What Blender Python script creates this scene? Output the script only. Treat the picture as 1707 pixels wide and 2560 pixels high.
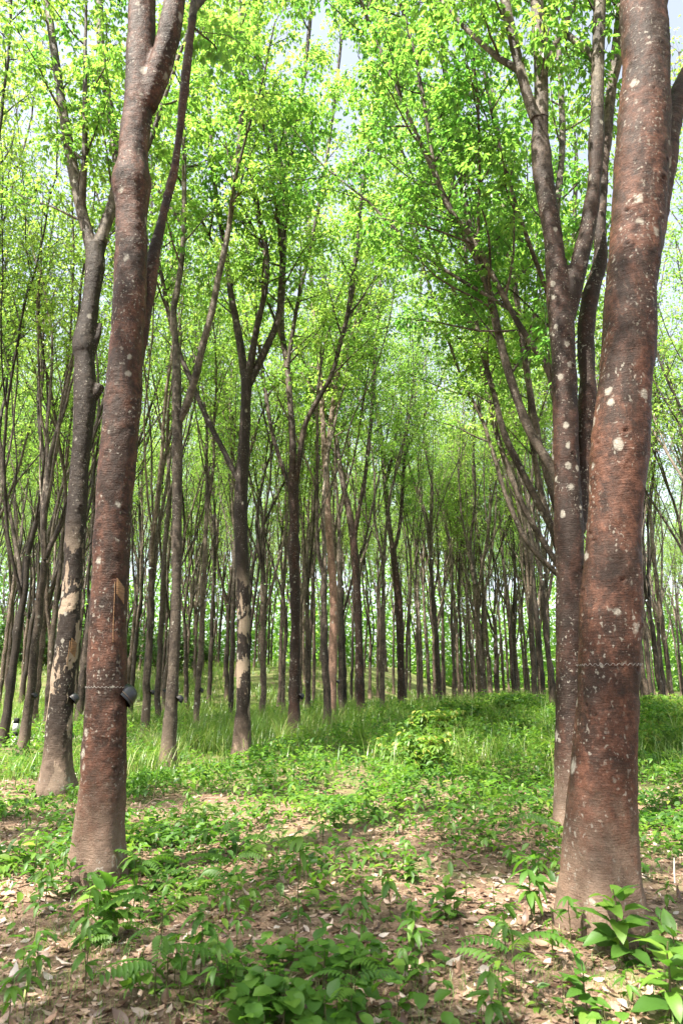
import bpy, math, random
import numpy as np
from mathutils import Vector, Matrix
from mathutils.bvhtree import BVHTree

for _o in list(bpy.data.objects):
    bpy.data.objects.remove(_o)
scene = bpy.context.scene
COL = scene.collection
PI = math.pi

# ------------------------------------------------------------------ camera
PITCH = math.radians(14.3)
CAM_H = 1.5
cam_data = bpy.data.cameras.new('camera')
cam = bpy.data.objects.new('camera', cam_data)
COL.objects.link(cam)
cam.location = (0, 0, CAM_H)
cam.rotation_euler = (math.radians(90) + PITCH, 0, 0)
cam_data.sensor_fit = 'VERTICAL'
cam_data.sensor_height = 36
cam_data.lens = 24
cam_data.clip_end = 2000
cam_data.dof.use_dof = True
cam_data.dof.focus_distance = 9.0
cam_data.dof.aperture_fstop = 3.2
scene.camera = cam

# ------------------------------------------------------------------ sky, sun, exposure
SUN_VEC = Vector((-0.56, -0.58, 1.35)).normalized()      # towards the sun
world = bpy.data.worlds.new('World')
scene.world = world
world.use_nodes = True
wn = world.node_tree.nodes
bg = wn['Background']
sky = wn.new('ShaderNodeTexSky')
sky.sky_type = 'NISHITA'
sky.sun_disc = False
sky.sun_elevation = math.asin(SUN_VEC.z)
sky.sun_rotation = math.atan2(SUN_VEC.x, SUN_VEC.y)
sky.dust_density = 2.5
sky.ozone_density = 1.0
pale = wn.new('ShaderNodeHueSaturation')            # humid, milky tropical sky: the whole dome paler
pale.inputs['Saturation'].default_value = 0.5
pale.inputs['Value'].default_value = 1.15
world.node_tree.links.new(sky.outputs[0], pale.inputs['Color'])
world.node_tree.links.new(pale.outputs[0], bg.inputs[0])
bg.inputs[1].default_value = 0.10
sun_data = bpy.data.lights.new('sun', 'SUN')
sun_data.energy = 5.0
sun_data.angle = math.radians(0.53)
sun_data.color = (1.0, 0.94, 0.83)
sun = bpy.data.objects.new('sun', sun_data)
COL.objects.link(sun)
sun.rotation_euler = SUN_VEC.to_track_quat('Z', 'Y').to_euler()
sun.location = (-20, -12, 40)
vs = scene.view_settings
vs.view_transform = 'Standard'
vs.look = 'None'
vs.gamma = 1
vs.use_curve_mapping = False
vs.exposure = 2.0
cy = scene.cycles
cy.max_bounces = 9
cy.diffuse_bounces = 7
cy.glossy_bounces = 2
cy.transmission_bounces = 6
cy.transparent_max_bounces = 4
cy.caustics_reflective = False
cy.caustics_refractive = False
cy.sample_clamp_indirect = 6
cy.use_denoising = True

# ------------------------------------------------------------------ projection helpers
F = 24 / 36 * 2560.0
CP, SP = math.cos(PITCH), math.sin(PITCH)


def ray(u, v):
    a = (u - 853.5) / F
    b = (1280 - v) / F
    return np.array([a, CP - b * SP, SP + b * CP])


def at_depth(u, v, Y):
    """the point of the plane y = Y seen at photo pixel (u, v)"""
    d = ray(u, v)
    return np.array([0, 0, CAM_H]) + d * (Y / d[1])


def sstep(t):
    t = np.clip(t, 0, 1)
    return t * t * (3 - 2 * t)


def gz(x, y):
    x = np.asarray(x, float)
    y = np.asarray(y, float)
    rowx = x - 0.27 * y
    z = 0.5 * sstep((y - 11) / 16) * np.exp(-((rowx - 0.5) / 7.5) ** 2)
    z = z + 3.2 * sstep((y - 27) / 40) * sstep((-rowx - 8) / 12)
    z = z + 1.2 * sstep((y - 60) / 60)
    a = sstep((np.hypot(x, y) - 1.5) / 4)
    z = z + a * (0.035 * np.sin(1.3 * x + 0.7 * y) * np.sin(0.9 * y - 0.4 * x + 1) + 0.02 * np.sin(2.9 * x - 1.9 * y))
    return z


def ground_px(u, v):
    d = ray(u, v)
    lo, hi = 0.5, 0.5
    for k in range(400):
        hi = lo + 0.25
        p = np.array([0, 0, CAM_H]) + d * hi
        if p[2] < gz(p[0], p[1]):
            break
        lo = hi
    for k in range(30):
        m = (lo + hi) / 2
        p = np.array([0, 0, CAM_H]) + d * m
        if p[2] < gz(p[0], p[1]):
            hi = m
        else:
            lo = m
    p = np.array([0, 0, CAM_H]) + d * hi
    p[2] = gz(p[0], p[1])
    return p


def col_depth(u, Y):
    """ground point at world depth Y in the picture column u"""
    z = 0.0
    for k in range(4):
        zc = Y * CP + (z - CAM_H) * SP
        x = (u - 853.5) / F * zc
        z = float(gz(x, Y))
    return np.array([x, Y, z])


def axis_depth(p):
    return p[1] * CP + (p[2] - CAM_H) * SP


# ------------------------------------------------------------------ mesh helpers
def make_mesh(name, verts, faces_flat, loop_totals, attr=None, smooth=False):
    """verts (n,3); faces as a flat index array and loop totals"""
    me = bpy.data.meshes.new(name)
    verts = np.asarray(verts, np.float32)
    faces_flat = np.asarray(faces_flat, np.int32)
    loop_totals = np.asarray(loop_totals, np.int32)
    me.vertices.add(len(verts))
    me.vertices.foreach_set('co', verts.ravel())
    me.loops.add(len(faces_flat))
    me.loops.foreach_set('vertex_index', faces_flat)
    me.polygons.add(len(loop_totals))
    starts = np.concatenate([[0], np.cumsum(loop_totals)[:-1]]).astype(np.int32)
    me.polygons.foreach_set('loop_start', starts)
    me.polygons.foreach_set('loop_total', loop_totals)
    if smooth:
        me.polygons.foreach_set('use_smooth', np.ones(len(loop_totals), bool))
    if attr is not None:
        at = me.attributes.new('rnd', 'FLOAT', 'FACE')
        at.data.foreach_set('value', np.asarray(attr, np.float32))
    me.update(calc_edges=True)
    return me


class Bag:
    """collects geometry for one mesh"""

    def __init__(self):
        self.v, self.f, self.t, self.a, self.n = [], [], [], [], 0

    def add(self, v, faces, rnd=0.5):
        v = np.asarray(v, float)
        faces = np.asarray(faces, int)
        self.v.append(v)
        self.f.append((faces + self.n).ravel())
        self.t.append(np.full(len(faces), faces.shape[1]))
        if np.isscalar(rnd):
            rnd = np.full(len(faces), rnd)
        self.a.append(rnd)
        self.n += len(v)

    def mesh(self, name, smooth=False, attr=True):
        return make_mesh(name, np.concatenate(self.v), np.concatenate(self.f), np.concatenate(self.t),
                         np.concatenate(self.a) if attr else None, smooth)


def frames(pts):
    t = np.gradient(pts, axis=0)
    t /= np.linalg.norm(t, axis=1)[:, None] + 1e-12
    ref = np.array([1.0, 0, 0]) if abs(t[0][0]) < 0.8 else np.array([0, 1.0, 0])
    n = np.zeros_like(t)
    b = np.zeros_like(t)
    cur = ref - t[0] * ref.dot(t[0])
    for i in range(len(t)):
        cur = cur - t[i] * cur.dot(t[i])
        cur /= np.linalg.norm(cur) + 1e-12
        n[i] = cur
        b[i] = np.cross(t[i], cur)
    return t, n, b


def tube(bag, pts, rad, sides=8, cap=True, rfn=None, rnd=0.5):
    pts = np.asarray(pts, float)
    rad = np.asarray(rad, float)
    m = len(pts)
    t, n, b = frames(pts)
    th = np.arange(sides) * 2 * PI / sides
    R = np.repeat(rad[:, None], sides, 1)
    if rfn is not None:
        R = R * rfn(np.repeat(pts[:, 2][:, None], sides, 1), np.repeat(th[None], m, 0))
    v = pts[:, None, :] + R[:, :, None] * (np.cos(th)[None, :, None] * n[:, None, :] + np.sin(th)[None, :, None] * b[:, None, :])
    v = v.reshape(-1, 3)
    i = np.arange(m - 1)[:, None] * sides
    j = np.arange(sides)[None]
    k = (j + 1) % sides
    q = np.stack([i + j, i + k, i + sides + k, i + sides + j], -1).reshape(-1, 4)
    bag.add(v, q, rnd)
    if cap:
        base = np.arange(sides)
        v2 = np.concatenate([v[:sides], pts[:1]])
        bag.add(v2, np.stack([(base + 1) % sides, base, np.full(sides, sides)], -1), rnd)
        v3 = np.concatenate([v[-sides:], pts[-1:]])
        bag.add(v3, np.stack([base, (base + 1) % sides, np.full(sides, sides)], -1), rnd)


def smooth_path(p, step):
    """Catmull-Rom through the rows of p (any number of columns), resampled at about step"""
    p = np.asarray(p, float)
    if len(p) == 2:
        L = np.linalg.norm(p[1, :3] - p[0, :3])
        n = max(2, int(L / step) + 1)
        s = np.linspace(0, 1, n)[:, None]
        return p[0] * (1 - s) + p[1] * s
    q = np.concatenate([[2 * p[0] - p[1]], p, [2 * p[-1] - p[-2]]])
    out = []
    for i in range(len(p) - 1):
        L = np.linalg.norm(p[i + 1, :3] - p[i, :3])
        n = max(1, int(round(L / step)))
        s = (np.arange(n) / n)[:, None]
        p0, p1, p2, p3 = q[i], q[i + 1], q[i + 2], q[i + 3]
        out.append(0.5 * ((2 * p1) + (-p0 + p2) * s + (2 * p0 - 5 * p1 + 4 * p2 - p3) * s ** 2 + (-p0 + 3 * p1 - 3 * p2 + p3) * s ** 3))
    out.append(p[-1:])
    return np.concatenate(out)


def vnoise(p, seed=0):
    """value noise in [-1, 1], p (n,3)"""
    p = np.asarray(p, float)
    i = np.floor(p).astype(np.int64)
    f = p - i
    f = f * f * (3 - 2 * f)

    def h(a, b, c):
        n = (a * 374761393 + b * 668265263 + c * 2147483647 + seed * 974711) & 0xffffffff
        n = ((n ^ (n >> 13)) * 1274126177) & 0xffffffff
        n = n ^ (n >> 16)
        return (n & 0xffff) / 32767.5 - 1
    r = 0
    for dx in (0, 1):
        for dy in (0, 1):
            for dz in (0, 1):
                w = (f[:, 0] if dx else 1 - f[:, 0]) * (f[:, 1] if dy else 1 - f[:, 1]) * (f[:, 2] if dz else 1 - f[:, 2])
                r = r + w * h(i[:, 0] + dx, i[:, 1] + dy, i[:, 2] + dz)
    return r


def unit(a):
    return a / (np.linalg.norm(a, axis=-1, keepdims=True) + 1e-12)


def kite_leaves(bag, pos, axis, nrm, L, W, rnd, fold=0.3):
    """many small leaves of two triangles, folded along the midrib"""
    axis = unit(axis)
    side = unit(np.cross(axis, nrm))
    nrm = np.cross(side, axis)
    L = np.asarray(L)[:, None]
    W = np.asarray(W)[:, None]
    le = pos + axis * L * 0.48 + side * W * 0.5 + nrm * W * fold
    ri = pos + axis * L * 0.48 - side * W * 0.5 + nrm * W * fold
    tip = pos + axis * L
    v = np.stack([pos, ri, tip, le], 1).reshape(-1, 3)
    o = (np.arange(len(pos)) * 4)[:, None, None]
    f = (np.array([[0, 1, 2], [0, 2, 3]])[None] + o).reshape(-1, 3)
    bag.add(v, f, np.repeat(rnd, 2))


def hex_leaves(bag, pos, axis, nrm, L, W, rnd, fold=0.2, curl=0.15):
    """leaves with a rounder outline: eight triangles"""
    axis = unit(axis)
    side = unit(np.cross(axis, nrm))
    nrm = np.cross(side, axis)
    L = np.asarray(L)[:, None]
    W = np.asarray(W)[:, None]
    c = curl if np.isscalar(curl) else np.asarray(curl)[:, None]

    def P(a, s):
        return pos + axis * L * a + side * W * s * 0.5 + nrm * (W * abs(s) * fold - L * c * a * a)
    v = np.stack([P(0, 0), P(.3, 0), P(.65, 0), P(1, 0), P(.28, .88), P(.6, .92), P(.28, -.88), P(.6, -.92)], 1).reshape(-1, 3)
    o = (np.arange(len(pos)) * 8)[:, None, None]
    f = np.array([[0, 1, 4], [1, 5, 4], [1, 2, 5], [2, 3, 5], [0, 6, 1], [1, 6, 7], [1, 7, 2], [2, 7, 3]])
    f = (f[None] + o).reshape(-1, 3)
    bag.add(v, f, np.repeat(rnd, 8))


def link(name, me, mat=None, parent=None):
    o = bpy.data.objects.new(name, me)
    COL.objects.link(o)
    if mat is not None and me is not None and not me.materials:
        me.materials.append(mat)
    if parent is not None:
        o.parent = parent
    return o


def empty(name, loc, rz=0.0):
    o = bpy.data.objects.new(name, None)
    COL.objects.link(o)
    o.location = loc
    o.rotation_euler = (0, 0, rz)
    o.empty_display_size = 0.2
    return o


def tag(o, label=None, cat=None, group=None, kind=None):
    if label:
        o['label'] = label
    if cat:
        o['category'] = cat
    if group:
        o['group'] = group
    if kind:
        o['kind'] = kind
    return o


# ------------------------------------------------------------------ materials
def new_mat(name):
    m = bpy.data.materials.new(name)
    m.use_nodes = True
    nt = m.node_tree
    nt.nodes.clear()
    out = nt.nodes.new('ShaderNodeOutputMaterial')
    return m, nt, out


def N(nt, kind, **kw):
    n = nt.nodes.new('ShaderNode' + kind)
    for k, v in kw.items():
        setattr(n, k, v)
    return n


def ramp(nt, fac, stops, interp='LINEAR'):
    r = N(nt, 'ValToRGB')
    r.color_ramp.interpolation = interp
    e = r.color_ramp.elements
    while len(e) > 1:
        e.remove(e[-1])
    e[0].position = stops[0][0]
    c = stops[0][1]
    e[0].color = (*c, 1) if len(c) == 3 else c
    for p, c in stops[1:]:
        x = e.new(p)
        x.color = (*c, 1) if len(c) == 3 else c
    nt.links.new(fac, r.inputs[0])
    return r.outputs[0]


def noise(nt, vec, scale, detail=3, rough=0.55, dist=0.0):
    n = N(nt, 'TexNoise')
    n.inputs['Scale'].default_value = scale
    n.inputs['Detail'].default_value = detail
    n.inputs['Roughness'].default_value = rough
    n.inputs['Distortion'].default_value = dist
    nt.links.new(vec, n.inputs['Vector'])
    return n.outputs[0]


def mixc(nt, fac, a, b, blend='MIX'):
    m = N(nt, 'Mix', data_type='RGBA', blend_type=blend)
    if isinstance(fac, (int, float)):
        m.inputs[0].default_value = fac
    else:
        nt.links.new(fac, m.inputs[0])
    for s, x in ((6, a), (7, b)):
        if isinstance(x, tuple):
            m.inputs[s].default_value = (*x, 1)
        else:
            nt.links.new(x, m.inputs[s])
    return m.outputs[2]


def math_(nt, op, a, b=0.0, clamp=False):
    m = N(nt, 'Math', operation=op)
    m.use_clamp = clamp
    for s, x in ((0, a), (1, b)):
        if isinstance(x, (int, float)):
            m.inputs[s].default_value = x
        else:
            nt.links.new(x, m.inputs[s])
    return m.outputs[0]


def maprange(nt, v, a, b, c=0.0, d=1.0, smooth=True):
    m = N(nt, 'MapRange')
    m.interpolation_type = 'SMOOTHSTEP' if smooth else 'LINEAR'
    nt.links.new(v, m.inputs[0])
    for i, x in enumerate((a, b, c, d)):
        m.inputs[1 + i].default_value = x
    return m.outputs[0]


def leaf_mat(name, stops, tstops, trans=0.5, gloss=0.05, rough=0.4):
    m, nt, out = new_mat(name)
    at = N(nt, 'Attribute', attribute_name='rnd')
    oi = N(nt, 'ObjectInfo')
    f = math_(nt, 'ADD', at.outputs['Fac'], math_(nt, 'MULTIPLY', math_(nt, 'SUBTRACT', oi.outputs['Random'], 0.5), 0.35), True)
    c1 = ramp(nt, f, stops)
    c2 = ramp(nt, f, tstops)
    d = N(nt, 'BsdfDiffuse')
    nt.links.new(c1, d.inputs[0])
    t = N(nt, 'BsdfTranslucent')
    nt.links.new(c2, t.inputs[0])
    g = N(nt, 'BsdfGlossy')
    g.inputs['Roughness'].default_value = rough
    g.inputs['Color'].default_value = (1, 1, 1, 1)
    mx = N(nt, 'MixShader')
    mx.inputs[0].default_value = trans
    nt.links.new(d.outputs[0], mx.inputs[1])
    nt.links.new(t.outputs[0], mx.inputs[2])
    m2 = N(nt, 'MixShader')
    m2.inputs[0].default_value = gloss
    nt.links.new(mx.outputs[0], m2.inputs[1])
    nt.links.new(g.outputs[0], m2.inputs[2])
    nt.links.new(m2.outputs[0], out.inputs[0])
    return m


def diffuse_mat(name, col, rough=0.8, spec=0.3):
    m, nt, out = new_mat(name)
    p = N(nt, 'BsdfPrincipled')
    tc = N(nt, 'TexCoord')
    n = noise(nt, tc.outputs['Object'], 30, 3)
    c = mixc(nt, n, tuple(x * 0.75 for x in col), tuple(min(1, x * 1.2) for x in col))
    nt.links.new(c, p.inputs['Base Color'])
    p.inputs['Roughness'].default_value = rough
    p.inputs['Specular IOR Level'].default_value = spec
    nt.links.new(p.outputs[0], out.inputs[0])
    return m


def bark_mat(name, c_lo, c_hi, dark=0.5, peel=0.0, lichen=0.5, spots=0.5, grey_from=5.0, dust=0.8, ridge=1.0, vary=False):
    """rubber tree bark: mottled brown, dark stains, lichen, peeled cream patches, dusty foot, greyer towards the limbs"""
    m, nt, out = new_mat(name)
    tc = N(nt, 'TexCoord')
    oi = N(nt, 'ObjectInfo')
    vec = tc.outputs['Object']
    if vary:
        va = N(nt, 'VectorMath', operation='ADD')
        cx = N(nt, 'CombineXYZ')
        nt.links.new(math_(nt, 'MULTIPLY', oi.outputs['Random'], 37.0), cx.inputs[0])
        nt.links.new(math_(nt, 'MULTIPLY', oi.outputs['Random'], 91.0), cx.inputs[1])
        nt.links.new(vec, va.inputs[0])
        nt.links.new(cx.outputs[0], va.inputs[1])
        vec = va.outputs[0]
    sep = N(nt, 'SeparateXYZ')
    nt.links.new(tc.outputs['Object'], sep.inputs[0])
    z = sep.outputs[2]

    def scaled(sx, sz):
        mp = N(nt, 'Mapping')
        mp.inputs['Scale'].default_value = (sx, sx, sz)
        nt.links.new(vec, mp.inputs[0])
        return mp.outputs[0]
    n_big = noise(nt, scaled(1, 0.55), 2.6, 4, 0.6, 0.3)
    n_mid = noise(nt, scaled(1, 0.8), 13, 5, 0.65)
    n_fine = noise(nt, scaled(1, 1), 70, 4, 0.7)
    n_rid = noise(nt, scaled(0.7, 5.5), 16, 4, 0.65, 0.6)
    col = mixc(nt, maprange(nt, n_mid, 0.3, 0.7), c_lo, c_hi)
    col = mixc(nt, math_(nt, 'MULTIPLY', maprange(nt, n_rid, 0.45, 0.7), 0.35), col, tuple(min(1, x * 1.5) for x in c_hi))
    n_mot = noise(nt, scaled(1, 0.9), 27, 4, 0.7, 0.4)
    col = mixc(nt, math_(nt, 'MULTIPLY', maprange(nt, n_mot, 0.52, 0.72), 0.4), col, tuple(min(1, x * 2.3 + 0.012) for x in c_hi))
    col = mixc(nt, math_(nt, 'MULTIPLY', maprange(nt, n_mot, 0.45, 0.28), 0.6), col, tuple(x * 0.5 for x in c_lo))
    # greyer bark higher up
    hz = math_(nt, 'ADD', z, math_(nt, 'MULTIPLY', math_(nt, 'SUBTRACT', n_big, 0.5), 5.0))
    gfac = math_(nt, 'MULTIPLY', maprange(nt, hz, grey_from, grey_from + 4.0), 0.8)
    grey = mixc(nt, maprange(nt, n_mid, 0.35, 0.65), (0.060, 0.046, 0.034), (0.185, 0.15, 0.118))
    col = mixc(nt, gfac, col, grey)
    # dark stains
    n_st = noise(nt, scaled(1, 0.45), 3.4, 5, 0.7, 0.5)
    stain = maprange(nt, n_st, 0.60 - 0.25 * dark, 0.76 - 0.2 * dark)
    col = mixc(nt, math_(nt, 'MULTIPLY', stain, 0.8), col, (0.016, 0.010, 0.007))
    # peeled cream patches
    if peel > 0:
        n_p = noise(nt, scaled(1, 0.4), 3.1, 6, 0.62, 0.25)
        lowz = maprange(nt, z, 4.2, 3.0)
        pf = math_(nt, 'MULTIPLY', maprange(nt, n_p, 0.60 - 0.12 * peel, 0.615 - 0.12 * peel), lowz)
        col = mixc(nt, pf, col, mixc(nt, n_fine, (0.17, 0.125, 0.088), (0.31, 0.235, 0.17)))
    # dusty pale foot
    hz2 = math_(nt, 'ADD', z, math_(nt, 'MULTIPLY', math_(nt, 'SUBTRACT', n_mid, 0.5), 1.1))
    df = math_(nt, 'MULTIPLY', maprange(nt, hz2, 1.0, 0.1), dust * 0.9)
    col = mixc(nt, df, col, mixc(nt, n_fine, (0.12, 0.08, 0.056), (0.27, 0.19, 0.14)))
    # lichen: large rosettes, small spots and fine specks
    if lichen > 0:
        n_w = noise(nt, scaled(1, 1), 22, 3)
        vo = N(nt, 'TexVoronoi', feature='F1')
        vo.inputs['Scale'].default_value = 8.5
        wv = N(nt, 'VectorMath', operation='ADD')
        cw = N(nt, 'CombineXYZ')
        for i in range(3):
            nt.links.new(math_(nt, 'MULTIPLY', n_w, 0.05 - 0.01 * i), cw.inputs[i])
        nt.links.new(scaled(1, 0.8), wv.inputs[0])
        nt.links.new(cw.outputs[0], wv.inputs[1])
        nt.links.new(wv.outputs[0], vo.inputs['Vector'])
        sepc = N(nt, 'SeparateColor')
        nt.links.new(vo.outputs['Color'], sepc.inputs[0])
        size = maprange(nt, sepc.outputs[0], 0.86 - 0.3 * lichen, 1.0, 0.0, 0.40, False)
        big = maprange(nt, math_(nt, 'SUBTRACT', size, math_(nt, 'ADD', vo.outputs['Distance'], math_(nt, 'MULTIPLY', math_(nt, 'SUBTRACT', n_mot, 0.5), 0.4))), -0.06, 0.12)
        lc = mixc(nt, n_fine, (0.15, 0.135, 0.105), (0.42, 0.39, 0.335))
        col = mixc(nt, math_(nt, 'MULTIPLY', big, 0.72), col, lc)
        clus = maprange(nt, noise(nt, scaled(1, 0.7), 4.5, 3, 0.6), 0.42, 0.62)
        n_s = noise(nt, scaled(1, 0.85), 40, 1.5, 0.4)
        sp = maprange(nt, n_s, 0.67 - 0.06 * spots, 0.75 - 0.06 * spots)
        col = mixc(nt, math_(nt, 'MULTIPLY', math_(nt, 'MULTIPLY', sp, clus), 0.6), col, lc)
        n_s2 = noise(nt, scaled(1, 0.8), 110, 1, 0.5)
        sp2 = maprange(nt, n_s2, 0.72, 0.77)
        col = mixc(nt, math_(nt, 'MULTIPLY', math_(nt, 'MULTIPLY', sp2, clus), 0.6 * spots), col, (0.4, 0.35, 0.3))
    if vary:
        hs = N(nt, 'HueSaturation')
        nt.links.new(col, hs.inputs['Color'])
        nt.links.new(maprange(nt, oi.outputs['Random'], 0, 1, 0.4, 1.6, False), hs.inputs['Value'])
        hs.inputs['Saturation'].default_value = 0.95
        col = hs.outputs[0]
    p = N(nt, 'BsdfPrincipled')
    nt.links.new(col, p.inputs['Base Color'])
    p.inputs['Roughness'].default_value = 0.6
    p.inputs['Specular IOR Level'].default_value = 0.2
    bsum = math_(nt, 'ADD', math_(nt, 'MULTIPLY', n_rid, 0.7 * ridge), math_(nt, 'ADD', math_(nt, 'MULTIPLY', n_fine, 0.45), math_(nt, 'MULTIPLY', n_mid, 0.8)))
    bp = N(nt, 'Bump')
    bp.inputs['Strength'].default_value = 0.75
    bp.inputs['Distance'].default_value = 0.02
    nt.links.new(bsum, bp.inputs['Height'])
    nt.links.new(bp.outputs[0], p.inputs['Normal'])
    nt.links.new(p.outputs[0], out.inputs[0])
    return m


M = {}
M['bark_red'] = bark_mat('bark_red', (0.021, 0.0088, 0.0052), (0.092, 0.039, 0.0235), dark=0.75, lichen=0.55, spots=1.0, grey_from=11.5, ridge=0.6)
M['bark_red2'] = bark_mat('bark_red_dark', (0.013, 0.0056, 0.0037), (0.048, 0.021, 0.0132), dark=0.9, lichen=0.5, spots=1.0, grey_from=6.8)
M['bark_peel'] = bark_mat('bark_dark_peeling', (0.012, 0.008, 0.006), (0.034, 0.022, 0.015), dark=0.9, peel=0.6, lichen=0.3, spots=0.8, grey_from=7.5)
M['bark_grey'] = bark_mat('bark_grey_lichen', (0.026, 0.019, 0.014), (0.085, 0.064, 0.047), dark=0.65, lichen=0.6, spots=1.0, grey_from=5)
M['bark_far'] = bark_mat('bark_row_tree', (0.024, 0.0165, 0.0115), (0.095, 0.068, 0.049), dark=0.6, lichen=0.25, spots=0.6, grey_from=4.0, vary=True)
M['bark_pink'] = bark_mat('bark_pale_pink', (0.12, 0.066, 0.048), (0.26, 0.155, 0.112), dark=0.1, lichen=0.5, spots=0.9, grey_from=5.0)

M['crown'] = leaf_mat('rubber_leaf',
                      [(0.0, (0.045, 0.115, 0.020)), (0.5, (0.12, 0.21, 0.033)), (1.0, (0.21, 0.31, 0.045))],
                      [(0.0, (0.18, 0.46, 0.06)), (0.5, (0.37, 0.64, 0.09)), (1.0, (0.54, 0.76, 0.12))], trans=0.56, gloss=0.045)
M['grass'] = leaf_mat('grass_blade',
                      [(0.0, (0.05, 0.12, 0.015)), (0.6, (0.12, 0.22, 0.03)), (1.0, (0.30, 0.30, 0.10))],
                      [(0.0, (0.12, 0.30, 0.02)), (0.6, (0.25, 0.42, 0.04)), (1.0, (0.40, 0.42, 0.12))], trans=0.4, gloss=0.04)
M['weed'] = leaf_mat('weed_leaf',
                     [(0.0, (0.03, 0.085, 0.014)), (0.5, (0.075, 0.17, 0.022)), (0.93, (0.17, 0.28, 0.035)), (1.0, (0.32, 0.28, 0.06))],
                     [(0.0, (0.08, 0.24, 0.02)), (0.5, (0.17, 0.38, 0.03)), (1.0, (0.32, 0.50, 0.05))], trans=0.42, gloss=0.025, rough=0.5)
M['shrub'] = leaf_mat('shrub_leaf',
                      [(0.0, (0.02, 0.055, 0.010)), (0.5, (0.04, 0.10, 0.016)), (1.0, (0.09, 0.18, 0.025))],
                      [(0.0, (0.05, 0.15, 0.015)), (1.0, (0.16, 0.34, 0.03))], trans=0.35, gloss=0.05)
M['litter'] = leaf_mat('dry_leaf',
                       [(0.0, (0.07, 0.035, 0.02)), (0.3, (0.19, 0.11, 0.07)), (0.7, (0.40, 0.27, 0.20)), (1.0, (0.50, 0.42, 0.37))],
                       [(0.0, (0.14, 0.06, 0.03)), (1.0, (0.40, 0.27, 0.18))], trans=0.15, gloss=0.05, rough=0.5)
M['stem'] = diffuse_mat('plant_stem', (0.085, 0.08, 0.03))
M['twig'] = diffuse_mat('dead_twig', (0.11, 0.075, 0.055))
M['pale_stick'] = diffuse_mat('pale_stick', (0.5, 0.47, 0.42))
M['vine'] = diffuse_mat('vine_stem', (0.32, 0.33, 0.12))
M['cup'] = diffuse_mat('black_plastic', (0.012, 0.013, 0.016), 0.38, 0.5)
M['wire'] = diffuse_mat('galvanised_wire', (0.20, 0.185, 0.17), 0.45, 0.5)
M['post_white'] = diffuse_mat('white_paint', (0.72, 0.71, 0.68))
M['post_black'] = diffuse_mat('black_paint', (0.02, 0.02, 0.02))


def panel_mat():
    m, nt, out = new_mat('tapping_cut')
    tc = N(nt, 'TexCoord')
    mp = N(nt, 'Mapping')
    mp.inputs['Scale'].default_value = (4, 4, 40)
    mp.inputs['Rotation'].default_value = (0, 0.5, 0)
    nt.links.new(tc.outputs['Object'], mp.inputs[0])
    n = noise(nt, mp.outputs[0], 3, 4)
    c = ramp(nt, n, [(0.3, (0.05, 0.022, 0.010)), (0.5, (0.15, 0.072, 0.025)), (0.7, (0.24, 0.13, 0.05))])
    p = N(nt, 'BsdfPrincipled')
    nt.links.new(c, p.inputs['Base Color'])
    p.inputs['Roughness'].default_value = 0.6
    nt.links.new(p.outputs[0], out.inputs[0])
    return m


M['panel'] = panel_mat()


def ground_mat():
    m, nt, out = new_mat('forest_soil')
    tc = N(nt, 'TexCoord')
    v = tc.outputs['Object']
    n1 = noise(nt, v, 0.9, 5, 0.6)
    n2 = noise(nt, v, 9, 5, 0.65)
    n3 = noise(nt, v, 60, 4, 0.7)
    soil = mixc(nt, maprange(nt, n2, 0.3, 0.7), (0.085, 0.05, 0.033), (0.25, 0.165, 0.115))
    soil = mixc(nt, maprange(nt, n3, 0.45, 0.75), soil, (0.34, 0.24, 0.175))
    soil = mixc(nt, maprange(nt, n3, 0.42, 0.25), soil, (0.05, 0.03, 0.02))
    green = mixc(nt, n3, (0.05, 0.09, 0.02), (0.14, 0.18, 0.05))
    sep = N(nt, 'SeparateXYZ')
    nt.links.new(v, sep.inputs[0])
    far = maprange(nt, sep.outputs[1], 6.0, 16.0, 0.0, 0.22)
    gf = maprange(nt, math_(nt, 'ADD', math_(nt, 'ADD', n1, math_(nt, 'MULTIPLY', n2, 0.3)), far), 0.66, 0.86)
    col = mixc(nt, math_(nt, 'MULTIPLY', gf, 0.8), soil, green)
    p = N(nt, 'BsdfPrincipled')
    nt.links.new(col, p.inputs['Base Color'])
    p.inputs['Roughness'].default_value = 0.9
    p.inputs['Specular IOR Level'].default_value = 0.15
    bp = N(nt, 'Bump')
    bp.inputs['Strength'].default_value = 0.8
    bp.inputs['Distance'].default_value = 0.03
    nt.links.new(math_(nt, 'ADD', n2, math_(nt, 'MULTIPLY', n3, 0.5)), bp.inputs['Height'])
    nt.links.new(bp.outputs[0], p.inputs['Normal'])
    nt.links.new(p.outputs[0], out.inputs[0])
    return m


M['ground'] = ground_mat()
M['path'] = diffuse_mat('pale_track', (0.42, 0.35, 0.28), 0.9, 0.1)

# ------------------------------------------------------------------ ground
ys = np.concatenate([np.arange(-30, 0, 1.0), np.arange(0, 16, 0.2), np.arange(16, 60, 0.7), np.arange(60, 160, 4), np.array([160, 220, 320, 500])])
xs = np.concatenate([[-400, -250, -160, -120, -90], np.arange(-70, -12, 1.5), np.arange(-12, 12, 0.2), np.arange(12, 70, 1.5), [70, 90, 120, 160, 250, 400]])
X, Y = np.meshgrid(xs, ys)
gv = np.stack([X, Y, gz(X, Y)], -1).reshape(-1, 3)
nx, ny = len(xs), len(ys)
ii = (np.arange(ny - 1)[:, None] * nx + np.arange(nx - 1)[None])
gq = np.stack([ii, ii + 1, ii + nx + 1, ii + nx], -1).reshape(-1, 4)
g = Bag()
g.add(gv, gq)
ground = tag(link('ground', g.mesh('ground', True, False), M['ground']), kind='structure')

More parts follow.
